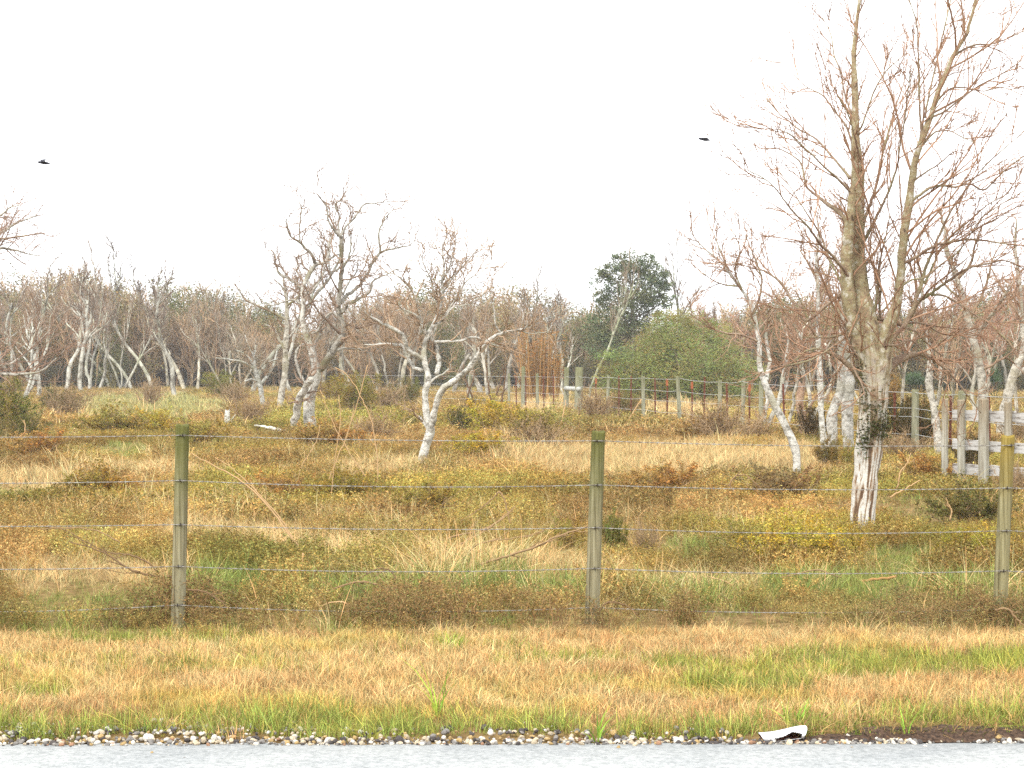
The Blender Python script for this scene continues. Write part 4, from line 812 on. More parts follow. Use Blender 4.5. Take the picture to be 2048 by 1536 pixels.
TW_MID = [dict(per_m=4.6, trunk=.9, trunk_len=.40, t=(.15, 1), tt=(.6, 1), ang=(.4, 1.1), lenf=.40, m=7, wig=.24, up=.06, rend=.0046, lmin=.42),
          dict(n=6, t=(.2, 1), ang=(.4, 1.0), lenf=.52, m=5, wig=.18, up=.04, rend=.0034, lmin=.24), dict(n=3, t=(.2, 1), ang=(.3, .9), lenf=.55, m=4, wig=.22, up=.03, rend=.0026, lmin=.17)]
def white_tree():
    T = [
     [(844, 934, 9.5), (850, 897, 9.5), (861, 862, 9.5), (856, 842, 8), (852, 822, 7.6), (850, 785, 7.2), (857, 760, 7), (853, 738, 6.5), (848, 717, 6), (849, 690, 5.5), (857, 668, 5.2), (867, 651, 5), (879, 620, 4.2), (886, 584, 3.2), (884, 562, 2.6), (888, 535, 2), (885, 498, 1.2), (890, 478, .7)],
     [(858, 868, 7.5), (867, 835, 7.5), (874, 805, 7.2), (884, 780, 7), (909, 761, 6.4), (941, 734, 6), (958, 705, 5), (973, 685, 4.4), (1002, 667, 3.4), (1032, 661, 2.6), (1052, 655, 2.2), (1055, 641, 1.3)],
     [(845, 742, 4), (826, 732, 4.2), (811, 709, 4), (805, 692, 3.6), (772, 688, 3), (750, 690, 2.2), (730, 690, 1.4), (710, 698, .8)],
     [(846, 718, 5), (828, 708, 4.8), (815, 697, 4.6), (806, 672, 4.4), (789, 659, 4), (764, 647, 3), (740, 633, 2), (728, 622, 1)],
     [(855, 676, 3.8), (845, 652, 3.4), (834, 632, 2.8), (820, 625, 2), (806, 619, 1.2), (790, 622, .8)],
     [(868, 652, 3), (885, 640, 2.7), (904, 616, 2.2), (918, 611, 1.8), (935, 609, 1.4), (965, 590, 1.1), (990, 575, .8)],
     [(868, 684, 3), (890, 683, 3), (923, 681, 2.8), (947, 674, 2.4), (973, 684, 2.2), (996, 692, 1.6), (1012, 683, .9)],
     [(873, 750, 5), (877, 722, 5), (872, 694, 4.6), (866, 672, 4.2), (872, 650, 3)],
     [(1002, 667, 2), (991, 649, 1.7), (988, 617, 1.3), (982, 600, .8)],
     [(1040, 660, 2.2), (1062, 668, 1.8), (1078, 665, 1.5), (1095, 663, .9), (1104, 650, .6)],
     [(858, 862, 4), (850, 848, 3.5), (841, 837, 3.2), (838, 832, 2.4)],
     [(858, 768, 3), (870, 756, 2.6), (886, 748, 2.3), (898, 738, 1.6), (901, 728, .9)],
     [(879, 618, 2.4), (868, 590, 2), (862, 560, 1.6), (850, 535, 1.2), (842, 510, .8)],
     [(884, 590, 2.2), (898, 565, 1.8), (915, 545, 1.5), (935, 522, 1.1), (955, 498, .7)],
     [(886, 560, 1.6), (900, 530, 1.3), (908, 500, .9), (915, 478, .6)],
     [(890, 630, 2), (915, 592, 1.6), (935, 560, 1.2), (962, 545, .9), (985, 520, .6)],
     [(846, 655, 2), (832, 600, 1.7), (815, 570, 1.4), (792, 550, 1), (770, 545, .7)]]
    traced_tree("bare_tree", "white barked tree forking low into two stems, alone in the middle of the field", "tree", (844, 932), T, (M_PALE, M_PALE, 0), TW_MID, 21, color=(1.1, 1.1, 1.1), rmul=.92, tcolor=(1.15, 1.05, .92), trunk_n=2)
white_tree()
def gnarled_tree():
    T = [
     [(621, 856, 14), (617, 825, 12), (620, 795, 12), (629, 765, 12), (632, 742, 11), (628, 720, 9), (623, 700, 8), (614, 675, 7.2), (605, 640, 6), (607, 612, 5.4), (605, 582, 5), (613, 558, 5), (631, 530, 4.6), (652, 523, 4.2), (658, 502, 3.6), (659, 482, 2.6), (668, 468, 1.6)],
     [(587, 866, 9), (590, 838, 8), (597, 806, 8), (609, 778, 8.4), (622, 752, 8)],
     [(634, 745, 8), (650, 726, 8), (664, 703, 7.2), (676, 686, 6.6), (688, 668, 6), (682, 640, 5.6), (678, 614, 5.6), (680, 577, 5), (683, 541, 5), (682, 506, 5), (680, 471, 4.6), (670, 462, 3), (656, 440, 2.2), (654, 416, 1.7), (636, 390, .9), (632, 378, .6)],
     [(679, 474, 3), (676, 455, 2.5), (678, 432, 2.1), (671, 409, 1.6), (684, 398, 1.2), (690, 385, .7)],
     [(681, 474, 3), (690, 456, 2.6), (709, 436, 2.2), (718, 422, 2), (729, 409, 1.7), (756, 405, 1.3), (795, 401, .8)],
     [(682, 606, 4), (697, 588, 3.8), (717, 573, 3.6), (732, 553, 3.4), (744, 526, 3), (760, 503, 2.6), (757, 471, 2.1), (766, 444, 1.8), (776, 430, 1.3), (790, 414, .8)],
     [(760, 505, 2), (775, 500, 1.8), (788, 498, 1.6), (801, 494, 1.3), (816, 492, .8), (832, 480, .5)],
     [(682, 625, 4), (697, 610, 3.6), (713, 600, 3.3), (729, 590, 3), (740, 582, 2.8), (744, 564, 2.4), (758, 556, 1.9), (774, 548, 1.6), (790, 540, 1.2), (813, 537, .7)],
     [(631, 528, 4), (622, 510, 3.3), (614, 498, 2.9), (598, 484, 2.5), (582, 474, 2.2), (574, 453, 1.8), (572, 440, 1), (580, 432, .6)],
     [(600, 484, 2), (598, 455, 1.7), (603, 424, 1.4), (598, 402, .9), (594, 392, .5)],
     [(605, 575, 3.6), (590, 564, 3.2), (576, 557, 3), (560, 549, 2.7), (552, 530, 2.3), (549, 508, 1.6), (541, 498, .8)],
     [(654, 724, 3.6), (662, 708, 3), (678, 699, 2.6), (700, 697, 2.2), (718, 699, 1.8), (733, 705, 1.4), (748, 707, .8)],
     [(608, 766, 3.8), (598, 742, 3.4), (592, 722, 3), (592, 700, 2.6), (604, 690, 1.9), (618, 682, 1)],
     [(680, 640, 3), (664, 626, 2.6), (648, 640, 2.3), (636, 660, 2), (622, 668, 1.4)],
     [(660, 520, 2.4), (668, 512, 2), (678, 510, 1.6)],
     [(606, 610, 2.6), (590, 600, 2.3), (570, 603, 1.9), (545, 610, 1.5), (522, 605, 1)],
     [(683, 545, 2.4), (694, 520, 2), (702, 495, 1.6), (700, 470, 1.2), (708, 452, .7)],
     [(686, 590, 2.4), (700, 560, 2), (712, 545, 1.6), (716, 520, 1.2)],
     [(625, 700, 3), (640, 670, 2.6), (652, 640, 2.2), (668, 620, 1.7)]]
    tw = [dict(per_m=3.2, trunk=.8, trunk_len=.20, t=(.12, 1), tt=(.5, 1), ang=(.45, 1.2), lenf=.36, m=7, wig=.30, up=.05, rend=.0064, lmin=.60),
          dict(n=5, t=(.2, 1), ang=(.4, 1.1), lenf=.5, m=5, wig=.28, up=.03, rend=.0048, lmin=.32), dict(n=3, t=(.2, 1), ang=(.3, .9), lenf=.55, m=4, wig=.28, up=.02, rend=.0037, lmin=.24)]
    traced_tree("gnarled_tree", "tall gnarled bare tree with two thick fused trunks, left of the middle of the field", "tree", (612, 862), T, (M_GNARL, M_GNARL, 0), tw, 31, color=(1.2, 1.2, 1.18), lcolor=(.82, .80, .76), rmul=.88, tcolor=(.95, .85, .78), trunk_n=2, wob=.10)
    traced_tree("bare_tree", "slender bare tree directly behind the left of the gnarled tree", "tree", (559, 826), [[(559, 828, 7), (563, 790, 6.5), (570, 745, 6), (571, 700, 5.5), (573, 665, 5), (574, 624, 4), (572, 584, 2.8), (566, 560, 1.6), (570, 545, .8)],
        [(573, 640, 3), (550, 627, 2.6), (529, 617, 2.2), (508, 608, 1.8), (490, 600, 1.5), (478, 580, 1.1), (470, 569, .7)], [(571, 700, 3), (555, 672, 2.6), (545, 655, 2), (530, 650, 1.2)], [(573, 610, 2.5), (590, 600, 2), (600, 585, 1.3)], [(572, 680, 2.6), (590, 660, 2.2), (598, 640, 1.6), (612, 628, 1)], [(574, 600, 2), (562, 570, 1.6), (548, 560, 1)]],
        (M_GNARL, M_GNARL, 0), tw, 32, color=(1.0, .97, .9), tcolor=(.95, .82, .7))
    traced_tree("bare_tree", "short pale tree with long white side branches reaching left of the gnarled tree", "tree", (527, 822), [[(528, 822, 5.5), (524, 795, 5.2), (519, 768, 5), (511, 742, 4), (508, 715, 3), (512, 690, 1.8)],
        [(511, 742, 3), (492, 727, 2.4), (471, 721, 2), (450, 718, 1.6), (431, 716, 1)], [(520, 770, 3.4), (534, 752, 3.2), (545, 735, 2.8), (552, 712, 2), (556, 690, 1.2)], [(514, 745, 2.2), (528, 728, 2), (542, 722, 1.6), (556, 718, 1)], [(510, 735, 2), (497, 715, 1.8), (485, 705, 1.4), (470, 700, .8)], [(518, 765, 2), (505, 758, 1.8), (490, 762, 1.3)], [(508, 712, 1.6), (496, 690, 1.3), (490, 670, .8)]],
        (M_PALE, M_PALE, 0), tw, 33, color=(.82, .84, .84), tcolor=(1.1, 1.1, 1.0))
gnarled_tree()
def right_trees():
    tw = [dict(per_m=5, trunk=.7, trunk_len=.22, t=(.2, 1), tt=(.55, 1), ang=(.4, 1.1), lenf=.42, m=7, wig=.15, up=.06, rend=.0042, lmin=.42), dict(n=5, t=(.15, 1), ang=(.4, 1.0), lenf=.5, m=5, wig=.15, up=.03, rend=.0031, lmin=.22), dict(n=3, t=(.2, 1), ang=(.3, .9), lenf=.5, m=4, wig=.15, up=.02, rend=.0024, lmin=.15)]
    R = lambda lab, base, T, seed, color=(1, 1, 1), tc=(1.12, .92, .80), tn=1, mats=(M_PALE, M_UP, 3.4): traced_tree("bare_tree", lab, "tree", base, T, mats, tw, seed, None, color, tc, trunk_n=tn)
    R("white barked tree leaning left with a crooked trunk, left of the large bare tree", (1593, 955), [
      [(1594, 957, 8.5), (1591, 900, 8.2), (1571, 853, 7.8), (1549, 810, 7.2), (1529, 765, 6.6), (1519, 730, 5.6), (1519, 690, 4.6), (1514, 660, 4.2), (1507, 622, 3.8), (1495, 597, 3.3), (1477, 571, 2.9), (1460, 548, 2.5), (1443, 526, 2.1), (1425, 510, 1.7), (1409, 497, 1.4), (1392, 478, 1), (1378, 460, .7)],
      [(1531, 762, 4.6), (1538, 735, 4.4), (1540, 715, 4), (1534, 690, 3.6), (1533, 665, 3), (1545, 640, 2), (1552, 610, 1.4)],
      [(1519, 684, 2.6), (1500, 676, 2.4), (1481, 669, 2.1), (1460, 668, 1.8), (1443, 664, 1.7), (1420, 655, 1.4), (1405, 645, 1.1), (1380, 628, .7)],
      [(1507, 630, 2.6), (1520, 590, 2.3), (1524, 560, 2), (1515, 530, 1.7), (1505, 505, 1.4), (1490, 470, .9)],
      [(1477, 572, 2), (1450, 570, 1.6), (1425, 560, 1.2), (1405, 545, .8)], [(1514, 665, 2.2), (1540, 630, 1.8), (1560, 590, 1.5), (1575, 550, 1)], [(1460, 548, 1.6), (1440, 500, 1.2), (1428, 470, .9), (1415, 440, .6)], [(1486, 584, 1.8), (1470, 540, 1.5), (1480, 500, 1.2), (1470, 470, .8)]], 41)
    R("thin white tree forking into a V beside the leaning white tree", (1530, 870), [[(1530, 872, 4.6), (1541, 838, 4.6), (1556, 808, 4.2), (1563, 775, 4), (1567, 745, 3.8), (1572, 715, 3), (1576, 680, 2.2), (1570, 650, 1.4)], [(1558, 806, 3.6), (1568, 785, 3.6), (1574, 757, 3.4), (1571, 735, 3), (1580, 700, 2)], [(1528, 868, 4.4), (1530, 830, 4.2), (1535, 800, 3.6), (1530, 775, 2.4)], [(1571, 720, 2), (1588, 690, 1.6), (1597, 660, 1.1)]], 42, (.95, .95, .93))
    R("slim white trunk, leftmost of the three white trunks behind the large bare tree", (1654, 930), [[(1655, 932, 7.4), (1650, 900, 7), (1646, 868, 6.4), (1642, 820, 6), (1641, 775, 5.8), (1639, 730, 5.4), (1637, 690, 4.8), (1636, 640, 4.2), (1636, 577, 3.6), (1633, 520, 3), (1638, 470, 2), (1630, 420, 1.2)],
      [(1637, 680, 2.6), (1620, 650, 2.2), (1605, 610, 1.8), (1590, 580, 1.3)], [(1636, 610, 2.4), (1652, 570, 2), (1660, 530, 1.6), (1672, 500, 1)], [(1636, 560, 2), (1618, 530, 1.7), (1600, 500, 1.2)]], 43)
    R("curved white trunk in the middle of the three behind the large bare tree", (1668, 922), [[(1668, 924, 9.5), (1665, 873, 9.5), (1664, 835, 9.5), (1672, 805, 9), (1681, 780, 8.5), (1683, 740, 8), (1682, 700, 7), (1686, 640, 5.8), (1690, 577, 4.6), (1684, 510, 3.4), (1688, 450, 2.2), (1680, 400, 1.2)],
      [(1686, 640, 3), (1668, 600, 2.5), (1655, 560, 2), (1640, 530, 1.4)], [(1690, 580, 2.6), (1706, 540, 2.2), (1716, 500, 1.6)], [(1683, 700, 3), (1664, 660, 2.4), (1650, 630, 1.8), (1630, 600, 1.1)]], 44)
    R("thickest straight white trunk of the three, half hidden by the large bare tree", (1700, 918), [[(1701, 920, 13.5), (1697, 885, 11.5), (1695, 850, 11), (1696, 800, 10.5), (1700, 755, 9.5), (1698, 704, 8.2), (1692, 650, 7), (1686, 600, 5.6), (1690, 540, 4), (1700, 480, 2.6), (1696, 420, 1.4)],
      [(1692, 650, 3.5), (1675, 610, 3), (1650, 580, 2.2), (1630, 560, 1.4)], [(1688, 590, 3), (1710, 550, 2.5), (1740, 520, 2), (1760, 480, 1.2)], [(1698, 700, 3), (1730, 660, 2.6), (1760, 630, 2), (1790, 590, 1.2)]], 45)
    R("white barked tree with a thin second stem left of the board fence", (1878, 920), [[(1879, 922, 9), (1876, 880, 8.4), (1872, 845, 8), (1866, 808, 7.2), (1858, 768, 6.6), (1860, 730, 5.6), (1858, 690, 4.6), (1850, 650, 3.8), (1846, 600, 3), (1838, 550, 2), (1836, 500, 1.2)],
      [(1872, 812, 3.8), (1879, 785, 3.8), (1882, 755, 3.6), (1881, 735, 3.4), (1890, 712, 3), (1896, 680, 2.2), (1905, 640, 1.4)], [(1860, 720, 3), (1872, 680, 2.6), (1880, 640, 2), (1895, 600, 1.4)], [(1852, 660, 2.6), (1830, 620, 2), (1815, 580, 1.4)], [(1858, 690, 2.6), (1876, 660, 2.2), (1902, 650, 1.6), (1925, 630, 1)]], 46, (.93, .90, .86))
    R("bare tree with a left leaning trunk rising behind the board fence", (1964, 905), [[(1965, 908, 9), (1965, 860, 8.6), (1965, 800, 8.2), (1962, 760, 8), (1957, 720, 7.5), (1948, 685, 7), (1936, 640, 6.6), (1926, 600, 6), (1914, 560, 5.4), (1903, 525, 4.6), (1893, 500, 4), (1890, 460, 2.8), (1880, 420, 1.6)],
      [(1948, 680, 4), (1968, 650, 3.6), (1990, 620, 3), (2010, 590, 2.4), (2030, 560, 1.6)], [(1936, 640, 3.6), (1960, 600, 3), (1975, 560, 2.4), (1985, 520, 1.7), (2000, 490, 1)], [(1914, 560, 3), (1940, 530, 2.6), (1950, 490, 2), (1965, 450, 1.3)], [(1962, 740, 3), (1985, 730, 2.6), (2010, 715, 2), (2030, 728, 1.3)], [(1926, 600, 3), (1900, 580, 2.4), (1880, 560, 1.6)]], 47, (.82, .78, .72))
    R("bare tree at the right edge with its trunk bending over the board fence", (2003, 880), [[(2002, 882, 11), (2006, 840, 10.5), (2014, 800, 10), (2024, 760, 9.4), (2034, 730, 8.6), (2046, 705, 7), (2048, 670, 6), (2042, 630, 5.2), (2040, 590, 4.6), (2036, 540, 3.6), (2030, 490, 2.6), (2034, 440, 1.4)],
      [(2024, 758, 5), (2036, 748, 5), (2050, 738, 5), (2068, 735, 4), (2100, 720, 2.6)], [(2042, 640, 3.4), (2020, 600, 2.8), (2000, 570, 2), (1985, 540, 1.3)], [(2046, 700, 3.4), (2070, 660, 3), (2090, 620, 2)], [(2038, 720, 3), (2022, 690, 2.6), (2003, 670, 2), (1985, 650, 1.2)], [(2040, 590, 3), (2060, 550, 2.4), (2075, 500, 1.6)]], 48, (.90, .86, .80))
    # tree off the frame on the left whose branches reach in
    LT = [[(-260, 830, 17), (-255, 760, 15), (-240, 690, 13), (-215, 620, 11), (-185, 560, 9), (-160, 500, 6), (-140, 440, 3.5), (-120, 380, 1.5)],
      [(-215, 630, 7), (-150, 580, 5.5), (-90, 540, 4.4), (-40, 512, 3.6), (0, 497, 2.8), (30, 500, 2), (55, 508, 1.4), (80, 512, .8)], [(-180, 555, 6), (-120, 515, 4.6), (-60, 485, 3.6), (-5, 468, 2.8), (30, 448, 2), (55, 438, 1.5), (76, 430, .8)],
      [(-150, 480, 4.4), (-90, 440, 3.4), (-40, 430, 2.6), (0, 430, 2), (20, 415, 1.4), (40, 410, .8)], [(-60, 485, 2.6), (-20, 480, 2.2), (20, 476, 1.8), (60, 470, 1.4), (90, 466, .8)],
      [(-245, 720, 8), (-180, 735, 6), (-110, 748, 4.6), (-50, 748, 3.6), (0, 748, 3), (45, 748, 2.4), (85, 740, 1.8), (130, 700, 1.1)], [(-240, 690, 7), (-160, 722, 5), (-80, 735, 3.8), (-10, 730, 3), (25, 725, 2.4), (60, 700, 1.7), (100, 660, 1)]]
    traced_tree("bare_tree", "bare tree mostly out of the frame, reaching in with twigs at the left edge", "tree", (-260, 870), LT, (M_PALE, M_UP, 3), tw, 49, None, (.9, .88, .84), (.95, .8, .74))
right_trees()

# ------------------------------------------------------------------ the far wood
def auto_tree(seed, h, style):
    """crooked bare tree in its own frame: trunk mesh, crown of fine branches"""
    rg = np.random.default_rng(seed); ns = {'twin': 2, 'multi': 3}.get(style, 1); a = Acc(); stems = []
    for k in range(ns):
        m = 14; d = unit(np.array([rg.normal(0, .09) + (k - (ns - 1) / 2) * .22, rg.normal(0, .09), 1.])); p = np.array([k * .12, 0, -.3]); P = [p]
        hh = h * rg.uniform(.75, 1.0) * (.70 if style != 'pole' else .85)
        for i in range(m - 1): d = unit(d + rg.normal(0, .19, 3) * (1, 1, .25) + (0, 0, .17)); P.append(P[-1] + d * (hh + .3) / (m - 1))
        P = np.array(P); R = np.linspace(.082, .034, m) * rg.uniform(.75, 1.15) * (1.25 if k == 0 else .9) * (h / 7) ** .5; R[0] *= 1.25
        stems.append((P, R)); a.tubes(P[None], R[None], 8, rnd=np.array([.5]))
    P = np.stack([s[0] for s in stems]); R = np.stack([s[1] for s in stems])
    L1, R1 = grow(P, R, 9 if ns == 1 else 6, rg, (.48, 1), (.3, .85), .42, 9, .2, .10, .6, .012, .45)
    big = R1[:, 0] > .022; a.tubes(L1[big], R1[big], 6, rnd=np.full(int(big.sum()), .5))
    c = Acc(); c.tubes(L1[~big], R1[~big], 4, rnd=rg.uniform(.2, .8, int((~big).sum())))
    L2, R2 = grow(L1, R1, 6, rg, (.2, 1), (.3, .9), .42, 6, .2, .08, .6, .008, .5); c.tubes(L2, R2, 3, cap=False, rnd=rg.uniform(.1, .9, len(L2)))
    L3, R3 = grow(L2, R2, 5, rg, (.15, 1), (.3, .9), .5, 4, .2, .06, .6, .0055, .5, lmin=.3); c.tubes(L3, R3, 3, cap=False, rnd=rg.uniform(.1, .9, len(L3)))
    return a.mesh("trunk", M_FAR, True), c.mesh("crown", M_TWIG, True)
STY = ['single', 'twin', 'single', 'multi', 'pole', 'single', 'twin', 'single']
PROTO = [auto_tree(800 + i, 7.0, s) for i, s in enumerate(STY)]
def place_tree(px, base, top, proto, label, group, color=(1, 1, 1), tcolor=(1, 1, 1), wide=1.0):
    d = gdepth(base); x = (px - 1024) / F * d; z = float(gz(x, d)); h = (base - top) / F * d; s = h / 6.1
    r = thing("bare_tree", label, "tree", (x, d, z), group); t = obj("trunk", PROTO[proto][0], r); c = obj("crown", PROTO[proto][1], r)
    r.scale = (s * wide, s * wide, s); r.rotation_euler = (0, 0, rng.uniform(0, 6.28)); t.color = rgb(color); c.color = rgb(tcolor); return r
ORD = ["first", "second", "third", "fourth", "fifth", "sixth", "seventh", "eighth", "ninth", "tenth", "eleventh", "twelfth"]
def zone(pxs, base, top, label, group, color, tcolor, jb=3, jt=26):
    for i, px in enumerate(pxs):
        place_tree(px, base + rng.uniform(-jb, jb), top + rng.uniform(-jt, jt), int(rng.integers(0, 8)), label % ORD[i], group, tuple(np.array(color) * rng.uniform(.8, 1.2)), tuple(np.array(tcolor) * rng.uniform(.85, 1.15)), rng.uniform(.9, 1.2))
PINK = (1.02, .93, .83); GREYT = (.95, .93, .88)
place_tree(47, 803, 560, 1, "pale trunked bare tree by the bushes at far left, nearest the edge", "bare trees of the far wood", (1.35, 1.38, 1.38), PINK)
place_tree(74, 799, 540, 5, "pale trunked bare tree standing forward of the far wood near the left edge", "bare trees of the far wood", (1.45, 1.48, 1.45), PINK, 1.2)
zone([12, 102, 130, 152, 178, 200], 782, 548, "%s pale trunk from the left edge in the far wood", "bare trees of the far wood", (1.1, 1.1, 1.05), PINK)
place_tree(236, 781, 470, 3, "tallest bare tree of the far wood at left, its grey top high above the rest", "bare trees of the far wood", (.9, .9, .9), (.62, .60, .60), .95)
zone([222, 247, 264, 290, 306], 781, 540, "%s pale trunk from the left behind the grass clearing", "bare trees of the far wood", (1.2, 1.2, 1.12), PINK, 3, 40)
zone([333, 345, 372, 396, 410, 428], 781, 560, "%s pale trunk from the left behind and right of the first fence post", "bare trees of the far wood", (1.2, 1.15, 1.0), GREYT, 3, 30)
place_tree(425, 778, 505, 2, "thin bare tree rising above the far wood left of the gnarled tree", "bare trees of the far wood", (.9, .9, .9), (.66, .64, .64), .8)
zone([447, 468, 488], 786, 610, "%s dark trunk just left of the gnarled tree in the far wood", "bare trees of the far wood", (.95, .9, .8), GREYT)
zone([650, 672, 700, 725, 748, 775, 800, 822], 784, 562, "%s twiggy trunk counted right from the gnarled tree in the far wood", "bare trees of the far wood", (.9, .85, .75), PINK, 4, 40)
place_tree(800, 786, 535, 7, "bushy tan crowned bare tree behind the left side of the white forked tree", "bare trees of the far wood", (1, .95, .8), (1.5, 1.2, .9), 1.3)
zone([905, 935, 962, 990, 1015], 788, 560, "%s grey trunk right of the white forked tree in the far wood", "bare trees of the far wood", (1.0, .95, .88), GREYT, 4, 40)
place_tree(975, 800, 540, 5, "leaning grey tree between the white forked tree and the brown canes", "bare trees of the far wood", (1.15, 1.1, 1.0), PINK, 1.0)
zone([1040, 1062, 1105, 1120], 786, 560, "%s thin bare tree from the left behind the brown canes", "bare trees of the far wood", (1, 1, .9), (.8, .75, .72), 3, 20)
place_tree(1127, 800, 640, 6, "slim white trunk right of the brown canes, by the corner posts", "bare trees of the far wood", (1.5, 1.5, 1.45), GREYT)
place_tree(1175, 805, 515, 4, "tall straight pole of a tree at the left side of the round evergreen", "bare trees of the far wood", (1.0, 1.05, .85), GREYT, .6)
place_tree(1292, 790, 640, 2, "bare pale forked tree in front of the round evergreen", "bare trees of the far wood", (1.2, 1.1, .95), PINK, .75)
place_tree(1372, 790, 490, 4, "thin bare tree rising just right of the round evergreen", "bare trees of the far wood", (.9, .9, .85), (.72, .66, .62), .7)
place_tree(1395, 790, 520, 2, "second thin bare tree right of the round evergreen, behind the green bush", "bare trees of the far wood", (.9, .9, .85), (.85, .74, .68), .8)
zone([1425, 1470, 1500, 1550, 1585, 1620], 790, 610, "%s pinkish bare tree from the left behind the green bush", "bare trees of the far wood", (.9, .85, .75), (1.35, .92, .75), 4, 24)
zone([1780, 1812, 1848, 1900, 1935, 1975, 2010, 2040], 790, 550, "%s bare tree from the left behind the board fence", "bare trees of the far wood", (.85, .8, .72), (1.3, .88, .74), 4, 40)
zone([1578, 1622, 1735], 852, 590, "%s slim pink twigged bare tree among the white trunks at right", "bare trees among the white trunks", (1.25, 1.22, 1.15), (1.2, .9, .76), 6, 20)
zone([1800, 1905, 1945, 1990, 2035], 846, 575, "%s slim pink twigged bare tree behind the board fence and dark bush", "bare trees among the white trunks", (1.2, 1.15, 1.05), (1.2, .88, .74), 8, 25)
zone([60, 165, 352, 500, 585], 790, 470, "%s tall thin grey topped tree standing above the left wood", "bare trees of the far wood", (1.0, 1.0, .95), (.80, .76, .74), 3, 30)

# ------------------------------------------------------------------ leafy crowns and shrubs
def crown_leaves(seed, n, size, lobes, hollow=.5, aspect=.5, mat=None, droop=0):
    """leaf clumps gathered around lobes (x, y, z, radius): uneven outline with gaps"""
    rg = np.random.default_rng(seed); a = Acc(); lobes = np.array(lobes, float); w = lobes[:, 3] ** 2; nc = max(12, n // 45)
    li = rg.choice(len(lobes), nc, p=w / w.sum()); dv = unit(rg.normal(0, 1, (nc, 3))); rr = lobes[li, 3] * (hollow + (1 - hollow) * rg.uniform(0, 1, nc) ** .6) * rg.uniform(.75, 1.12, nc)
    c = lobes[li, :3] + dv * rr[:, None]; k = rg.integers(0, nc, n); cs = lobes[li, 3] * .19
    P = c[k] + rg.normal(0, 1, (n, 3)) * cs[k][:, None] * (1, 1, .75); tone = np.clip(rg.uniform(0, 1, nc)[k] * .7 + rg.uniform(0, .3, n), 0, 1)
    leaves(a, P, size, rg, tone, aspect, .6 * rg.uniform(0, 1, nc)[k] + .4 * rg.uniform(0, 1, n)); return a.mesh("foliage", mat or M_LEAF)
def evergreen():
    # the round broad-leaved evergreen standing above the wood
    d = 122; c = pix(1262, 575, d); e = thing("evergreen_tree", "round dark green evergreen tree standing above the far wood, right of the middle", "tree", (c[0], d, 0)); s = d / F
    L = [(0, 0, 0, 45), (-32, 10, 22, 32), (30, -8, 14, 36), (5, 5, -42, 32), (-20, 0, -25, 30), (30, 5, -28, 30), (48, 0, 34, 26), (-48, 0, 50, 24), (0, -10, 45, 34), (-62, 5, 20, 16), (66, 0, 0, 14), (-70, 0, 75, 30), (-45, 0, 90, 32), (-20, 6, 75, 30), (-64, 0, 115, 32), (-30, 0, 125, 34), (20, 8, 70, 30), (58, 5, 4, 26), (-56, 5, -8, 24), (-48, 4, -30, 20), (54, -4, -18, 24), (-24, 5, -50, 22), (34, -5, -50, 22), (70, 4, 26, 18)]
    lob = [((x) * s, y * s, (575 - 575 - z) * s + c[2], r * s) for x, y, z, r in L]
    rg = np.random.default_rng(4); a = Acc()
    P = catmull(np.array([(3 * s, 0, -.3), (2 * s, 0, 2.0), (4 * s, 0, c[2] - 60 * s), (0, 0, c[2]), (-4 * s, 0, c[2] + 50 * s)]), 20); R = np.linspace(.19, .04, 20); a.tubes(P[None], R[None], 8)
    t = obj("trunk", a.mesh("trunk", M_FAR, True), e); t.color = rgb((.55, .5, .42))
    b = Acc()
    for (x, y, z, r) in lob:
        q = np.linspace(0, 1, 8)[:, None]; st = np.array([0, 0, max(z - r * 2.0, c[2] - 95 * s)]); pl = st * (1 - q) + np.array([x, y, z]) * q + np.array([0, 0, 1.]) * (q * (1 - q) * -.4); b.tubes(pl[None], np.linspace(.07, .02, 8)[None], 5, rnd=np.array([.3]))
    o = obj("branches", b.mesh("branches", M_TWIG), e); o.color = rgb((.6, .55, .5))
    o = obj("crown", crown_leaves(4, 27000, .13, lob, .40, .55), e); o.color = rgb((.145, .18, .10))
evergreen()
def green_bush():
    d = 94; s = d / F; c = pix(1350, 740, d); e = thing("green_bush", "large feathery light green bush before the wood, under the round evergreen", "bush", (c[0], d, 0))
    L = [(0, 0, -75, 50), (-50, 0, -35, 50), (60, 5, -40, 55), (-100, 0, 5, 48), (110, 0, 0, 55), (0, -25, -10, 70), (50, -30, 15, 60), (-45, -25, 25, 55), (-125, -8, 38, 38), (145, 0, 22, 42), (20, -40, 42, 45), (100, -30, 42, 40), (-85, -20, 45, 36), (-20, 10, -95, 26), (38, 0, -98, 24), (-135, 0, -12, 26), (85, 0, -75, 30)]
    lob = [(x * s, y * s, c[2] - z * s, r * s) for x, y, z, r in L]
    rg = np.random.default_rng(9); a = Acc(); n = 46; az = rg.uniform(0, 6.28, n); q = np.linspace(0, 1, 9)[None]; li = rg.integers(0, len(lob), n); tg = np.array(lob)[li]
    st = np.stack([rg.normal(0, .8, n), rg.normal(0, .6, n), np.full(n, -.2)], -1); P = st[:, None] * (1 - q[..., None]) + tg[:, None, :3] * q[..., None] + np.array([0, 0, .5]) * (np.sin(q * math.pi))[..., None]; a.tubes(P, .05 * (1 - .8 * q) * np.ones((n, 1)), 5, rnd=rg.uniform(0, .6, n))
    o = obj("stems", a.mesh("stems", M_TWIG), e); o.color = rgb((.8, .75, .65))
    m = leaf_mat("feathery_leaves", 'obj', (1.25, .86, .70), (.82, 1.10, 1.0), .35)
    for part, k, n, col in (("foliage", 9, 34000, (.29, .345, .125)), ("olive_foliage", 19, 12000, (.29, .26, .10))):
        o = obj(part, crown_leaves(k, n, .15, lob, .66, .22, m), e); o.color = rgb(col)
        if k == 19: o['label'] = "olive brown sprays among the green"
green_bush()

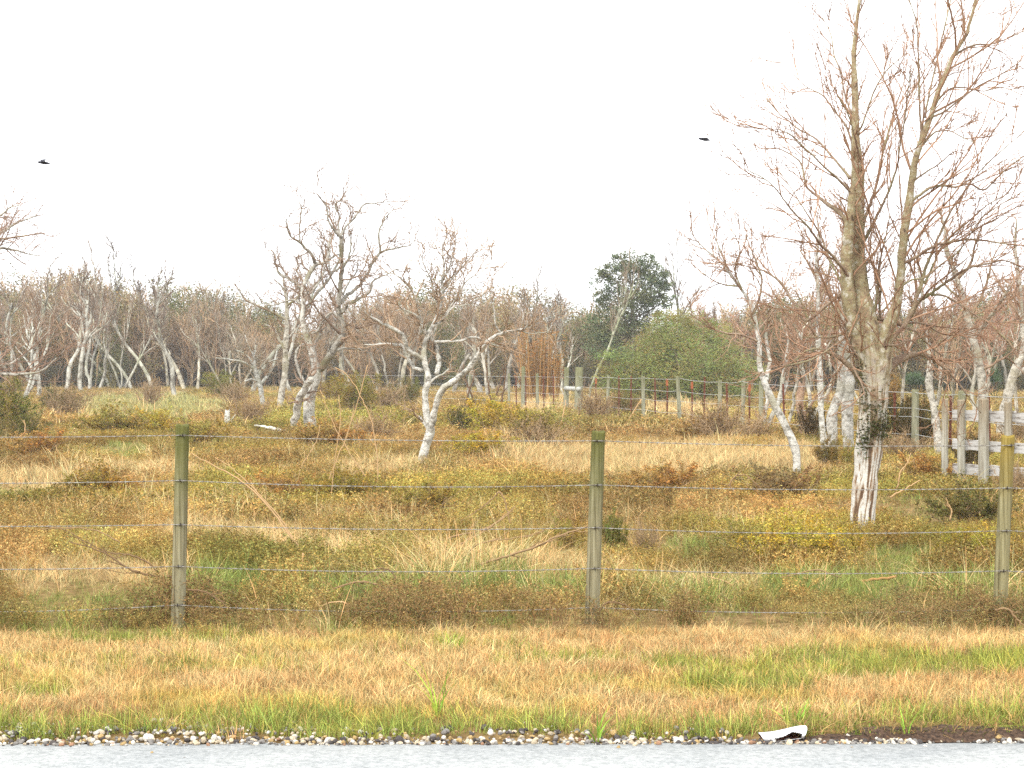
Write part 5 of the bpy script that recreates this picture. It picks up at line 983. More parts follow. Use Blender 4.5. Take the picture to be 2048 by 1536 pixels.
def shrub_mesh(seed, kind):
    """shrub about 1.5 m wide and 1 m high; leaves and stems"""
    rg = np.random.default_rng(seed); a, b = Acc(), Acc(); ns = 34
    az = rg.uniform(0, 6.28, ns); ln = rg.uniform(.15, .75, ns); hh = rg.uniform(.45, 1.0, ns) * (1.05 - .45 * ln); q = np.linspace(0, 1, 7)[None]
    st = rg.normal(0, .18, (ns, 2)); P = np.stack([st[:, :1] + np.cos(az)[:, None] * ln[:, None] * q ** 1.2, st[:, 1:] + np.sin(az)[:, None] * ln[:, None] * q ** 1.2, -.03 + hh[:, None] * q ** .8], -1); P += rg.normal(0, .02, P.shape) * q[..., None]
    rs = {'twiggy': .011, 'leafy': .008, 'soft': .008}[kind]
    b.tubes(P, rs * (1 - .7 * q) * np.ones((ns, 1)), 4, rnd=rg.uniform(.1, .9, ns))
    C, CR = grow(P, rs * (1 - .7 * q) * np.ones((ns, 1)), 9 if kind == 'twiggy' else 6, rg, (.2, 1), (.35, 1.1), .4, 5, .25, .04, .6, rs * .3); b.tubes(C, CR, 3, cap=False, rnd=rg.uniform(.1, .9, len(C)))
    C2, CR2 = grow(C, CR, 5 if kind == 'twiggy' else 3, rg, (.2, 1), (.35, 1.1), .5, 4, .25, .03, .6, rs * .2, lmin=.05); b.tubes(C2, CR2, 3, cap=False, rnd=rg.uniform(.1, .9, len(C2)))
    n = {'twiggy': 1500, 'leafy': 8000, 'soft': 8000}[kind]; ls = {'twiggy': .035, 'leafy': .042, 'soft': .05}[kind]
    al = np.concatenate([C[:, 1:].reshape(-1, 3), C2[:, 1:].reshape(-1, 3)]); pk = rg.integers(0, len(al), n); Q = al[pk] + rg.normal(0, .022, (n, 3)); Q[:, 2] = np.abs(Q[:, 2])
    tone = np.clip(fbm(Q[:, 0] * 3 + Q[:, 2] * 2, Q[:, 1] * 3, seed) * 1.6 - .3 + rg.normal(0, .15, n), 0, 1); leaves(a, Q, ls, rg, tone, .28 if kind == 'soft' else .5)
    return a.mesh("foliage", M_LEAF), b.mesh("stems", M_STEM)
SH = {k: [shrub_mesh(900 + 20 * i + j, k) for j in range(3)] for i, k in enumerate(('leafy', 'twiggy', 'soft'))}
def shrub(px, base, w, h, kind, col, label, name="shrub", stem=(1, 1, 1), group="shrubs of the overgrown field"):
    d = gdepth(base); x = (px - 1024) / F * d; z = float(gz(x, d)); k = int(rng.integers(0, 3)); e = thing(name, label, "shrub", (x, d, z), group)
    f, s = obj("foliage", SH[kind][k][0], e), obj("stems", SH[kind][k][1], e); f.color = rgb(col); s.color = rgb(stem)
    e.scale = (1.12 * w / F * d / 1.5, min(w / F * d / 1.5, 1.8 * h / F * d + .1), (h / F * d + .12 + .0045 * min(d, 45)) / .92); e.rotation_euler = (0, 0, rng.uniform(0, 6.28)) if w < 2.2 * h else (0, 0, rng.choice([0, math.pi])); return e
cO, cY, cD, cB, cR, cG = (.31, .26, .075), (.44, .36, .065), (.085, .092, .036), (.25, .18, .095), (.37, .235, .085), (.16, .18, .05)
for a_ in [
    (18, 872, 120, 70, 'leafy', (.19, .19, .05), "olive green bush at the left edge above the top wire"), (48, 892, 90, 45, 'leafy', (.15, .15, .05), "dark bush at the left edge under the olive green one"),
    (20, 800, 60, 40, 'soft', cO, "small olive bush below the far wood at the left edge"), (130, 838, 92, 56, 'twiggy', (.15, .14, .055), "dark grey-olive twiggy bush left of the grass clearing"),
    (118, 830, 70, 42, 'leafy', cD, "dark green low bush right of the two pale trunks at left"), (230, 882, 130, 42, 'leafy', cO, "olive bush left of the first fence post top"),
    (310, 878, 80, 38, 'leafy', cY, "yellowish low bush touching the left of the first fence post"), (300, 812, 60, 44, 'twiggy', cB, "brown twiggy bush in the middle of the grass clearing"),
    (440, 800, 80, 46, 'soft', (.20, .20, .045), "bright olive round bush left of the gnarled tree at the wood edge"), (400, 905, 110, 40, 'leafy', cO, "olive weedy bush just right of the first fence post"),
    (500, 850, 90, 45, 'twiggy', cB, "brown twiggy bush in front of the short pale tree"), (470, 812, 70, 42, 'twiggy', (.20, .15, .08), "greyish twiggy bush beside the bright olive bush"),
    (665, 812, 70, 44, 'soft', cO, "olive bush right behind the gnarled trunk"), (715, 834, 100, 70, 'soft', (.24, .21, .055), "tall olive bush between the gnarled and the white forked tree"),
    (770, 822, 90, 52, 'twiggy', (.17, .15, .06), "dark twiggy bush left of the white forked tree"), (815, 815, 60, 50, 'soft', (.18, .17, .055), "dull green bush just left of the white forked trunk"),
    (650, 905, 140, 36, 'leafy', cR, "rusty low bush in front of the gnarled tree"), (745, 890, 110, 40, 'twiggy', cR, "reddish twiggy bush left of the white trunk base"),
    (925, 868, 56, 40, 'leafy', cD, "small dark green bush right of the white forked trunk"), (985, 872, 120, 52, 'leafy', cY, "bright yellow-olive mound right of the white forked tree"),
    (1060, 880, 130, 42, 'leafy', cO, "olive brown mound left of the second fence post top"), (1075, 908, 130, 40, 'twiggy', (0.077, 0.061, 0.030), "dark brown twiggy mound beside the top of the second post"),
    (955, 930, 110, 34, 'leafy', cY, "low yellow-olive patch below the yellow mound"), (1190, 845, 110, 50, 'twiggy', cB, "brown twiggy bush before the corner posts of the far fence"),
    (1250, 835, 80, 36, 'soft', (.20, .16, .06), "olive brown bush under the far fence left of the straw gap"), (1440, 892, 150, 62, 'twiggy', (.21, .145, .06), "brown bush under the far fence right of the straw gap"),
    (1405, 888, 90, 30, 'leafy', (.27, .17, .06), "rusty bush at the foot of the far fence"), (1515, 885, 80, 40, 'twiggy', cR, "rusty twiggy bush at the foot of the thin V-shaped tree"),
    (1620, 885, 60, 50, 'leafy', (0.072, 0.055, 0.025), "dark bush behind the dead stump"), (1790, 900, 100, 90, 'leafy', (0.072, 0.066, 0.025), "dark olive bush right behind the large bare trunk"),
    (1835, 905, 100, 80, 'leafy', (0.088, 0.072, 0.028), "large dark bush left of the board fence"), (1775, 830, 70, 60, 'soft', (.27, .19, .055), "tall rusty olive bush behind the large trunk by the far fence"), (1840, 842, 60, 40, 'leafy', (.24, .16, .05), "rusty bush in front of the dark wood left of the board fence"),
    (1800, 930, 120, 34, 'twiggy', cB, "brown twigs at the foot of the dark bush by the board fence"), (1945, 1060, 150, 58, 'leafy', (.19, .175, .065), "dark green-brown shrub at the foot of the board fence"),
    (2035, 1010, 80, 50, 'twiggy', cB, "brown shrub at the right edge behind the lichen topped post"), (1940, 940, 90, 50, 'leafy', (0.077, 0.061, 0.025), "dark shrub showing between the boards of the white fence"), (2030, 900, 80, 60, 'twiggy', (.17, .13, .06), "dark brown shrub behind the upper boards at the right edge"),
    (1985, 1140, 100, 42, 'leafy', cY, "yellow-green low shrub by the foot of the lichen topped post"), (1920, 1138, 80, 40, 'leafy', (.30, .27, .05), "yellow-olive shrub left of the lichen topped post"),
    (1600, 1140, 170, 62, 'leafy', cY, "broad yellow-olive weed patch left of the large trunk"), (1500, 1125, 120, 46, 'leafy', cO, "olive weed patch between the second post and the large trunk"), (1690, 1130, 90, 40, 'leafy', (.33, .26, .045), "yellow weeds at the foot of the large bare tree"),
    (1225, 1118, 70, 46, 'leafy', cG, "dark green shrub just right of the second fence post"), (1290, 1122, 70, 34, 'twiggy', cB, "brown twigs beside the shrub right of the second post"),
    (1130, 1118, 70, 42, 'leafy', cO, "small olive shrub just left of the second fence post"), (1660, 940, 70, 40, 'leafy', (.20, .15, .05), "small shrub at the feet of the three white trunks"), (1700, 945, 50, 34, 'leafy', cO, "olive weeds against the thickest white trunk"),
    (860, 1040, 120, 44, 'leafy', cO, "olive shrub in the field below the white forked tree"), (560, 1020, 120, 40, 'leafy', cR, "rusty shrub in the field right of the first post"), (190, 1010, 130, 44, 'leafy', (.29, .20, .05), "orange-olive shrub in the field left of the first post"),
    (80, 920, 120, 34, 'leafy', cR, "rusty shrub below the bushes at the left edge"), (690, 1010, 120, 36, 'leafy', (.28, .22, .05), "yellow-brown shrub in the middle of the field"), (1330, 1000, 150, 40, 'leafy', cR, "rusty shrub right of the second post top"), (1560, 1010, 150, 40, 'leafy', cB, "brown shrub at the foot of the leaning white tree"), (1850, 985, 120, 40, 'leafy', cR, "rusty shrub left of the board fence foot")]:
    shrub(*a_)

# brambles in a dark tangled row under the front fence
def bramble_mesh(seed):
    rg = np.random.default_rng(seed); a, b = Acc(), Acc(); ns = 14; az = rg.uniform(0, 6.28, ns); ln = rg.uniform(.12, .42, ns); hh = rg.uniform(.10, .34, ns); q = np.linspace(0, 1, 9)[None]
    st = rg.normal(0, .12, (ns, 2)); P = np.stack([st[:, :1] + np.cos(az)[:, None] * ln[:, None] * q, st[:, 1:] + np.sin(az)[:, None] * ln[:, None] * q * .7, hh[:, None] * np.sin(q * 2.5) ** .8], -1); P[1:] += 0; P += rg.normal(0, .012, P.shape)
    R = .0032 * (1 - .6 * q) * np.ones((ns, 1)); b.tubes(P, R, 4, rnd=rg.uniform(0, .8, ns)); C, CR = grow(P, R, 6, rg, (.1, 1), (.5, 1.3), .35, 4, .25, .03, .6, .0012); b.tubes(C, CR, 3, cap=False, rnd=rg.uniform(0, .9, len(C)))
    al = np.concatenate([P[:, 2:].reshape(-1, 3), C.reshape(-1, 3)]); Q = al[rg.integers(0, len(al), 800)] + rg.normal(0, .016, (800, 3)); Q[:, 2] = np.abs(Q[:, 2]); leaves(a, Q, .019, rg, None, .5)
    return a.mesh("foliage", M_LEAF), b.mesh("stems", M_STEM)
BR = [bramble_mesh(960 + i) for i in range(5)]
BRL = {0: "dark bramble tangle under the fence left of the first post", 1: "dark tangle of brambles under the fence between the first and second post", 2: "brown bramble tangle under the fence between the second and the lichen topped post"}
nb = 0
for px in np.concatenate([np.arange(-120, 2180, 44), rng.uniform(0, 2048, 14)]):
    dens = fbm(np.array([px / 150.]), np.array([0.]), 88)[0]
    for rep in range(2):
        if rng.uniform() > (dens - .42) * 2.4: continue
        d = 12.02 + abs(rng.normal(0, .40)) + (.1 if rep else 0); x = (px + rng.normal(0, 14) - 1024) / F * d; z = float(gz(x, d)); k = int(rng.integers(0, 5))
        zone_ = 0 if px < 345 else 1 if px < 1180 else 2; e = thing("bramble", BRL[zone_], "bramble", (x, d, z), ["brambles left of the first post", "brambles between the first and second post", "brambles right of the second post"][zone_])
        f, s = obj("foliage", BR[k][0], e), obj("stems", BR[k][1], e); dk = rng.uniform(0, 1)
        f.color = rgb(tuple(np.array((.15, .165, .07)) * (1 - dk) + np.array((.30, .215, .10)) * dk)); s.color = rgb((.80, .70, .56)); sc = rng.uniform(.45, .95) * (.50 + .8 * dens); e.scale = (sc * 1.1, sc, sc * rng.uniform(.7, 1.05)); e.rotation_euler = (0, 0, rng.uniform(0, 6.28)); nb += 1

def canes():
    d = 98; c = pix(1085, 800, d); e = thing("cane_clump", "clump of tall golden brown canes at the wood edge behind the far fence", "canes", (c[0], d, 0)); rg = np.random.default_rng(3); s = d / F
    a = Acc(); n = 130; bx = rg.uniform(-42, 34, n) * s; by = rg.normal(0, .5, n); hh = rg.uniform(60, 165, n) * s; ln = bx * .25 + rg.normal(0, .22, n); q = np.linspace(0, 1, 6)[None]
    P = np.stack([bx[:, None] + ln[:, None] * q ** 1.6, by[:, None] + rg.normal(0, .3, n)[:, None] * q, hh[:, None] * q], -1); a.tubes(P, .017 * (1 - .6 * q) * np.ones((n, 1)), 4, rnd=rg.uniform(.0, 1, n))
    o = obj("stems", a.mesh("stems", M_STEM), e); o.color = rgb((1.05, .86, .55)); o['kind'] = 'stuff'
    b = Acc(); k = rg.integers(0, n, 1500); t = rg.uniform(.45, 1, 1500); i = (t * 5).astype(int).clip(0, 4); leaves(b, P[k, i] + (P[k, i + 1] - P[k, i]) * (t * 5 - i)[:, None], .28, rg, None, .12); o = obj("foliage", b.mesh("foliage", M_LEAF), e); o.color = rgb((.36, .21, .085))
canes()

def back_wood():
    """the mass of the wood behind the trees one can tell apart"""
    W1 = []
    for i in range(4):
        rg = np.random.default_rng(70 + i); a = Acc(); L = [(rg.normal(0, .9), rg.normal(0, .6), z, rg.uniform(.7, 1.3)) for z in (1.0, 1.8, 2.8, 3.6, 4.6)]; lob = np.array(L)
        n = 4200; li = rg.integers(0, 5, n); nc = 110; cc = lob[rg.integers(0, 5, nc)]; cp = cc[:, :3] + unit(rg.normal(0, 1, (nc, 3))) * cc[:, 3:4] * rg.uniform(.5, 1.05, (nc, 1)); P = cp[rg.integers(0, nc, n)] + rg.normal(0, .26, (n, 3)); P[:, 2] = np.abs(P[:, 2]); leaves(a, P, .115, rg, None, .5)
        ns = 9; q = np.linspace(0, 1, 6)[None]; az = rg.uniform(0, 6.28, ns); T_ = np.stack([rg.normal(0, .3, ns)[:, None] + np.cos(az)[:, None] * q * .9, rg.normal(0, .3, ns)[:, None] + np.sin(az)[:, None] * q * .9, 4.8 * q * rg.uniform(.5, 1, ns)[:, None]], -1); a.tubes(T_, .05 * (1 - .7 * q) * np.ones((ns, 1)), 4, rnd=np.full(ns, .6), tone=np.full(ns, .9))
        C, CR = grow(T_, .05 * (1 - .7 * q) * np.ones((ns, 1)), 10, rg, (.2, 1), (.3, 1), .4, 5, .2, .06, .6, .01); a.tubes(C, CR, 3, cap=False, rnd=rg.uniform(.3, 1, len(C)), tone=np.full(len(C), .9)); W1.append(a.mesh("thicket", M_INST))
    for i in range(4):
        rg = np.random.default_rng(80 + i); a = Acc(); ns = 8; q = np.linspace(0, 1, 7)[None]; az = rg.uniform(0, 6.28, ns); T_ = np.stack([rg.normal(0, .5, ns)[:, None] + np.cos(az)[:, None] * q * .8, rg.normal(0, .5, ns)[:, None] + np.sin(az)[:, None] * q * .8, 5.2 * q * rg.uniform(.6, 1, ns)[:, None]], -1); T_ += rg.normal(0, .06, T_.shape)
        R = .055 * (1 - .7 * q) * np.ones((ns, 1)); a.tubes(T_, R, 4, rnd=rg.uniform(.4, 1, ns), tone=rg.uniform(.4, .9, ns)); C, CR = grow(T_, R, 12, rg, (.15, 1), (.3, .9), .38, 6, .2, .08, .6, .009); a.tubes(C, CR, 3, cap=False, rnd=rg.uniform(.2, 1, len(C)), tone=rg.uniform(.4, 1, len(C)))
        C2, R2 = grow(C, CR, 8, rg, (.15, 1), (.3, .9), .5, 4, .2, .06, .6, .007, lmin=.25); a.tubes(C2, R2, 3, cap=False, rnd=rg.uniform(.2, 1, len(C2)), tone=rg.uniform(.4, 1, len(C2))); W1.append(a.mesh("thicket", M_INST))
    pts, col, sc, idx = [], [], [], []
    for row, (dd, n) in enumerate(((158, 120), (166, 130), (176, 130), (190, 150), (205, 120))):
        u = np.linspace(-260, 2300, n) + rng.normal(0, 8, n)
        d = dd + rng.normal(0, 2.5, n) - np.clip((u - 950) / 500, 0, 1) * 26; x = (u - 1024) / F * d
        # height of the tree line across the photo
        top = 6 + np.interp(u, [-260, 0, 100, 140, 180, 300, 380, 460, 520, 620, 700, 780, 900, 1000, 1040, 1075, 1110, 1160, 1200, 1300, 1400, 1500, 1600, 1700, 1800, 1900, 2050, 2300], [600, 600, 570, 548, 590, 600, 580, 600, 625, 650, 640, 600, 590, 610, 600, 660, 655, 610, 640, 650, 625, 620, 600, 620, 640, 610, 600, 600])
        hgt = (785 - top) / F * d; s = hgt / 5.3 * (.64 + .48 * rng.uniform(0, 1, n) ** .9) * (.84 + .34 * fbm(u / 45, u * 0 + row * 3, 37))
        g = fbm(u / 90, u * 0 + row, 33); leafy = rng.uniform(0, 1, n) < .54 + (g - .45) * 1.4 - (np.abs(u - 700) < 160) * .25
        k = np.where(leafy, rng.integers(0, 4, n), rng.integers(4, 8, n)); c0 = np.where((rng.uniform(0, 1, n) < .5)[:, None], np.array((.165, .175, .08)), np.array((.25, .215, .11))); c1 = np.array((.34, .275, .195)) * (.8 + .5 * rng.uniform(0, 1, n))[:, None]
        pts.append(np.stack([x, d, x * 0 - .1], -1)); col.append(np.where(leafy[:, None], c0, c1) * rng.uniform(.8, 1.2, n)[:, None]); sc.append(s); idx.append(k)
        # low dark undergrowth between the trunks
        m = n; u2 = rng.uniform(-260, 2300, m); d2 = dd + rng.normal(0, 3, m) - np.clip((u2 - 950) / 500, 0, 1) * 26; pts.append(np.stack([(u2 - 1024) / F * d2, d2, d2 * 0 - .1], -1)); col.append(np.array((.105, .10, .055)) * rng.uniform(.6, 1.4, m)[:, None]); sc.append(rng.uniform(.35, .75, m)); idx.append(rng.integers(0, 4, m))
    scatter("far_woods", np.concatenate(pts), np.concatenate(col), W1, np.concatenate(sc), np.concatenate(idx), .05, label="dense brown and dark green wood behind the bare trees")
back_wood()

def palmetto(px, base, w, label):
    d = gdepth(base); x = (px - 1024) / F * d; e = thing("palmetto", label, "palm", (x, d, float(gz(x, d)))); rg = np.random.default_rng(int(px)); s = w / F * d; a = Acc()
    for f in range(9):
        az = rg.uniform(0, 6.28); el = rg.uniform(.4, 1.2); o = np.array([math.cos(az) * math.cos(el), math.sin(az) * math.cos(el), math.sin(el)]) * s * .5 + (0, 0, s * .35); n = 16; fan = np.linspace(-1.5, 1.5, n)
        u1 = unit(np.cross(o, (0, 0, 1.0))); u2 = unit(o)
        for t in fan:
            dv = (u2 * math.cos(t) + u1 * math.sin(t)) * s * .42; pw = np.cross(dv, unit(np.cross(u1, u2))) * .05; a.add([o - pw, o + pw, o + dv * .6 + pw * .8, o + dv, o + dv * .6 - pw * .8], None, [[0, 1, 2], [0, 2, 4], [4, 2, 3]], rnd=rg.uniform(0, 1), tone=rg.uniform(0, .4))
        a.tubes(np.stack([np.zeros(3), o * .5 + (0, 0, .05), o])[None], np.full((1, 3), .012), 3, rnd=.5, tone=.5)
    o = obj("fronds", a.mesh("fronds", M_LEAF), e); o.color = rgb((.085, .115, .06))
palmetto(1990, 800, 62, "blue-green palmetto fan behind the board fence near the right edge"); palmetto(1830, 800, 50, "dark palmetto fan in the wood left of the board fence")

# ------------------------------------------------------------------ dead wood, dry stems
def stick(pts, d, label, name="fallen_branch", cat="branch", col=(1, 1, 1), yaw=.25, twigs=3, group=None, mat=None):
    d = d * (.955 if d < 20 else .97); yaw = yaw * .3
    """pts: (photo column, row, half width px) along a branch; d its distance"""
    rg = np.random.default_rng(int(pts[0][0] * 7 + pts[0][1])); c = catmull(np.array(pts, float), max(12, len(pts) * 5)); s = np.concatenate([[0], np.cumsum(np.linalg.norm(np.diff(c[:, :2], axis=0), axis=1))]); dep = d + yaw * s / F * d
    P = np.stack([(c[:, 0] - 1024) / F * dep, dep, H - (c[:, 1] - HZ) / F * dep], -1); P[1:-1] += rg.normal(0, .0025, P[1:-1].shape) * d / 14; R = c[:, 2] / F * d; b = P[0].copy(); b[2] = float(gz(b[0], b[1])); a = Acc(); a.tubes((P - b)[None], R[None], 6, rnd=np.array([.5]))
    if twigs:
        C, CR = grow((P - b)[None], R[None], twigs, rg, (.2, .95), (.3, .8), .3, 6, .12, .0, .6, .0015); a.tubes(C, CR, 4, rnd=rg.uniform(.2, .8, len(C)))
        C2, R2 = grow(C, CR, 2, rg, (.3, .95), (.3, .8), .4, 4, .15, .0, .6, .001); a.tubes(C2, R2, 3, rnd=rg.uniform(.2, .8, len(C2)))
    o = obj(name, a.mesh(name, mat or M_STEM, True), None, tuple(b)); o.color = rgb(col); return tag(o, label, cat, group)
GY, TN, DK = (.85, .8, .75), (1.45, 1.35, 1.2), (.55, .5, .48)
stick([(345, 1153, 2.4), (301, 1151, 2.2), (260, 1138, 1.9), (205, 1104, 1.5), (137, 1083, 1)], 14.6, "fallen dark branch sweeping left from the first fence post", col=DK, twigs=5)
stick([(318, 1147, 1.6), (294, 1124, 1.6), (260, 1110, 1.5), (205, 1100, 1.1), (120, 1055, .8)], 14.8, "thin arching dark twig above the branch left of the first post", "dry_twig", "twig", DK)
stick([(240, 1085, 1.2), (200, 1065, 1.2), (150, 1055, 1.1), (80, 1058, .7)], 15.6, "thin grey twig arching over the field at far left", "dry_twig", "twig", GY, twigs=2)
stick([(605, 1106, 1.8), (564, 1049, 1.7), (526, 1001, 1.6), (485, 964, 1.4), (437, 936, 1.2), (383, 907, .8)], 16.4, "long pale cane leaning up to the left between the first and second posts", "dry_cane", "cane", TN, twigs=0)
stick([(600, 1100, 1.4), (560, 1035, 1.3), (520, 990, 1.2), (490, 960, 1), (455, 930, .8), (430, 915, .6)], 16.5, "thinner pale cane close beside the long leaning one", "dry_cane", "cane", TN, twigs=1)
stick([(602, 1160, 2.2), (604, 1135, 2.1), (606, 1106, 1.8)], 14.9, "short grey upright stub below the long leaning cane", "dry_stub", "stick", TN, twigs=1)
stick([(946, 1133, 2.6), (1007, 1114, 2.4), (1069, 1095, 2.2), (1110, 1075, 1.9), (1178, 1051, 1.3)], 15.2, "brown fallen branch rising right to the second fence post", col=GY, twigs=5)
stick([(850, 1093, 1.8), (905, 1073, 1.8), (967, 1059, 1.7), (1009, 1034, 1.3), (1030, 1012, .8)], 16.8, "thin fallen branch rising right in the middle of the field", col=GY, twigs=3)
stick([(892, 1103, 1.6), (940, 1078, 1.6), (985, 1052, 1.4), (1010, 1033, 1.0)], 16.6, "lower thin branch crossing the one in the middle of the field", col=GY, twigs=2)
stick([(1020, 1048, 1.2), (1014, 1020, 1.5), (1008, 998, 1.7), (998, 984, 2.2), (984, 998, 1.2), (960, 1018, 1), (922, 1042, .7)], 17.2, "hooked dead stem with a pale bent top in the middle of the field", "dry_stalk", "stalk", GY, twigs=1)
stick([(915, 1128, 1.3), (950, 1092, 1.3), (985, 1082, 1.2), (1050, 1072, 1), (1090, 1060, .7)], 15.6, "thin grey twig looping above the brown fallen branch", "dry_twig", "twig", GY, twigs=2)
stick([(655, 1182, 1.6), (700, 1167, 2.2), (731, 1164, 2.3), (762, 1172, 2), (785, 1184, 1.5)], 13.6, "grey bramble stem arching low between the first and second posts", "dry_stalk", "stalk", GY, twigs=3)
stick([(790, 1170, 1.8), (788, 1150, 1.7), (775, 1139, 1.5), (755, 1138, 1.3), (730, 1150, 1), (715, 1160, .7)], 13.9, "dark hooked stem arching above the low grey bramble stem", "dry_stalk", "stalk", DK, twigs=2)
stick([(690, 1255, 2), (698, 1225, 2), (690, 1205, 1.7), (660, 1206, 1.3), (640, 1215, .9)], 12.9, "pale stem bent over in the brambles left of the middle", "dry_stalk", "stalk", TN, twigs=1)
stick([(1723, 1162, 2.6), (1757, 1158, 2.8), (1792, 1153, 2.4)], 14.9, "short brown fallen stick in the grass below the large bare tree", "fallen_stick", "stick", (1.1, .85, .6), twigs=0)
stick([(1560, 1156, 1.4), (1631, 1141, 1.6), (1685, 1155, 1.3)], 14.9, "thin grey stick lying left of the short brown one", "fallen_stick", "stick", GY, twigs=1)
stick([(1510, 1178, 1.8), (1490, 1186, 1.8), (1478, 1192, 1.4)], 14.0, "short dark stick in the green grass right of the second post", "fallen_stick", "stick", DK, twigs=0)
stick([(1465, 1170, 1.2), (1440, 1160, 1.4), (1415, 1153, 1)], 14.3, "thin pale stick in the green grass right of the second post", "fallen_stick", "stick", TN, twigs=0)
stick([(1195, 1230, 1.8), (1215, 1205, 1.8), (1250, 1210, 1.6), (1280, 1235, 1.2)], 12.7, "dark bramble stem arching at the foot of the second post", "dry_stalk", "stalk", DK, twigs=3)
stick([(1990, 1220, 2), (2015, 1218, 2.1), (2035, 1240, 2), (2070, 1272, 1.5)], 12.6, "pale grey stem arching down right of the lichen topped post", "dry_stalk", "stalk", GY, twigs=2)
stick([(375, 1180, 1.8), (400, 1181, 1.8), (430, 1195, 1.5), (470, 1225, 1)], 12.8, "dark bramble stem arching right from the first post", "dry_stalk", "stalk", DK, twigs=3)
stick([(756, 992, 1.3), (755, 928, 1.2), (744, 846, 1.1), (721, 791, 1.), (693, 748, .8), (670, 735, .8)], 27, "tall pale stem bending left before the far wood, left of the white forked tree", "dry_stalk", "stalk", TN, twigs=1, yaw=.05)
stick([(640, 1000, 1.1), (690, 880, 1.), (720, 790, .8), (735, 730, .8)], 26, "tall thin stem leaning right among the weeds below the gnarled tree", "dry_stalk", "stalk", TN, twigs=1, yaw=.05)
stick([(735, 960, 1.), (690, 890, .9), (660, 830, .8), (640, 780, .7)], 27, "thin stem crossing the leaning one below the gnarled tree", "dry_stalk", "stalk", TN, twigs=1, yaw=.05)
stick([(660, 1020, .9), (668, 930, .8), (680, 850, .9), (678, 790, .6)], 24, "thin upright weed stem right of the gnarled trunks", "dry_stalk", "stalk", TN, twigs=1, yaw=.05)
stick([(590, 1010, .9), (600, 940, .8), (630, 890, .9), (640, 850, .6)], 24, "thin upright weed stem in front of the gnarled trunks", "dry_stalk", "stalk", TN, twigs=1, yaw=.05)
stick([(1480, 1000, 1.3), (1460, 965, 1.6), (1490, 950, 1.3), (1530, 985, 1)], 24, "grey dead brush arching in the field left of the leaning white tree", "dry_stalk", "stalk", GY, twigs=5, yaw=.1)
stick([(1790, 1000, 1.6), (1800, 950, 1.4), (1815, 925, 1.1), (1822, 905, .7)], 25, "pale dead forked stem right of the large trunk", "dry_stalk", "stalk", TN, twigs=4, yaw=.1)
stick([(1780, 995, 1.6), (1810, 978, 1.4), (1840, 960, 1)], 24, "thin fallen stick leaning right of the large trunk", "fallen_stick", "stick", TN, twigs=1)
stick([(1900, 1040, 1.6), (1903, 1020, 1.5), (1895, 1005, 1.1), (1892, 995, .8)], 20, "small white dead stem in the dark shrub by the board fence", "dry_stalk", "stalk", TN, twigs=2)
stick([(15, 905, 1.8), (35, 880, 1.8), (50, 862, 1.4), (48, 840, .9)], 38, "bleached dead stem against the dark bush at left", "dry_stalk", "stalk", TN, twigs=2, yaw=.1)
stick([(147, 860, 1.3), (160, 848, 1.2), (178, 828, .8)], 48, "thin pale stick leaning at the corner of the grass clearing", "fallen_stick", "stick", TN, twigs=0)
stick([(1122, 852, 1.4), (1127, 825, 1.3), (1132, 800, .9)], 56, "pale stick leaning on the far fence by its corner posts", "fallen_stick", "stick", TN, twigs=0)
stick([(1240, 865, 1.4), (1262, 832, 1.3), (1283, 798, .9)], 55, "pale pole leaning on the far fence before the green bush", "fallen_stick", "stick", TN, twigs=0)
for i, (x0, x1) in enumerate([(885, 912), (917, 893), (945, 938), (960, 975), (935, 970)]): stick([(x0 + 40, 820, 2), ((x0 + x1) / 2 + 38, 790, 1.8), (x1 + 36, 750, 1.2), (x1 + 34, 728, .8)], 80 + i, "%s dark bare stem from the left in the clump right of the white forked tree" % ORD[i], "dark_stalk", "stalk", (.42, .36, .36), twigs=2, yaw=.02)
stick([(584, 868, 4), (570, 863, 4.6), (550, 858, 4), (525, 853, 2.5), (508, 851, 1.4)], 50, "bleached log lying left of the gnarled tree", "fallen_log", "log", (1.3, 1.3, 1.25), twigs=3, mat=M_PALE)
stick([(1790, 880, 2), (1640, 888, 2.4), (1590, 884, 2)], 44, "pale fallen log beside the dead stump", "fallen_log", "log", (1, .9, .8), twigs=4, mat=M_PALE) if False else None
stick([(1655, 890, 1.6), (1630, 887, 2.2), (1600, 885, 1.8)], 43.5, "pale fallen branch lying beside the dead stump", "fallen_branch", "branch", TN, twigs=4)

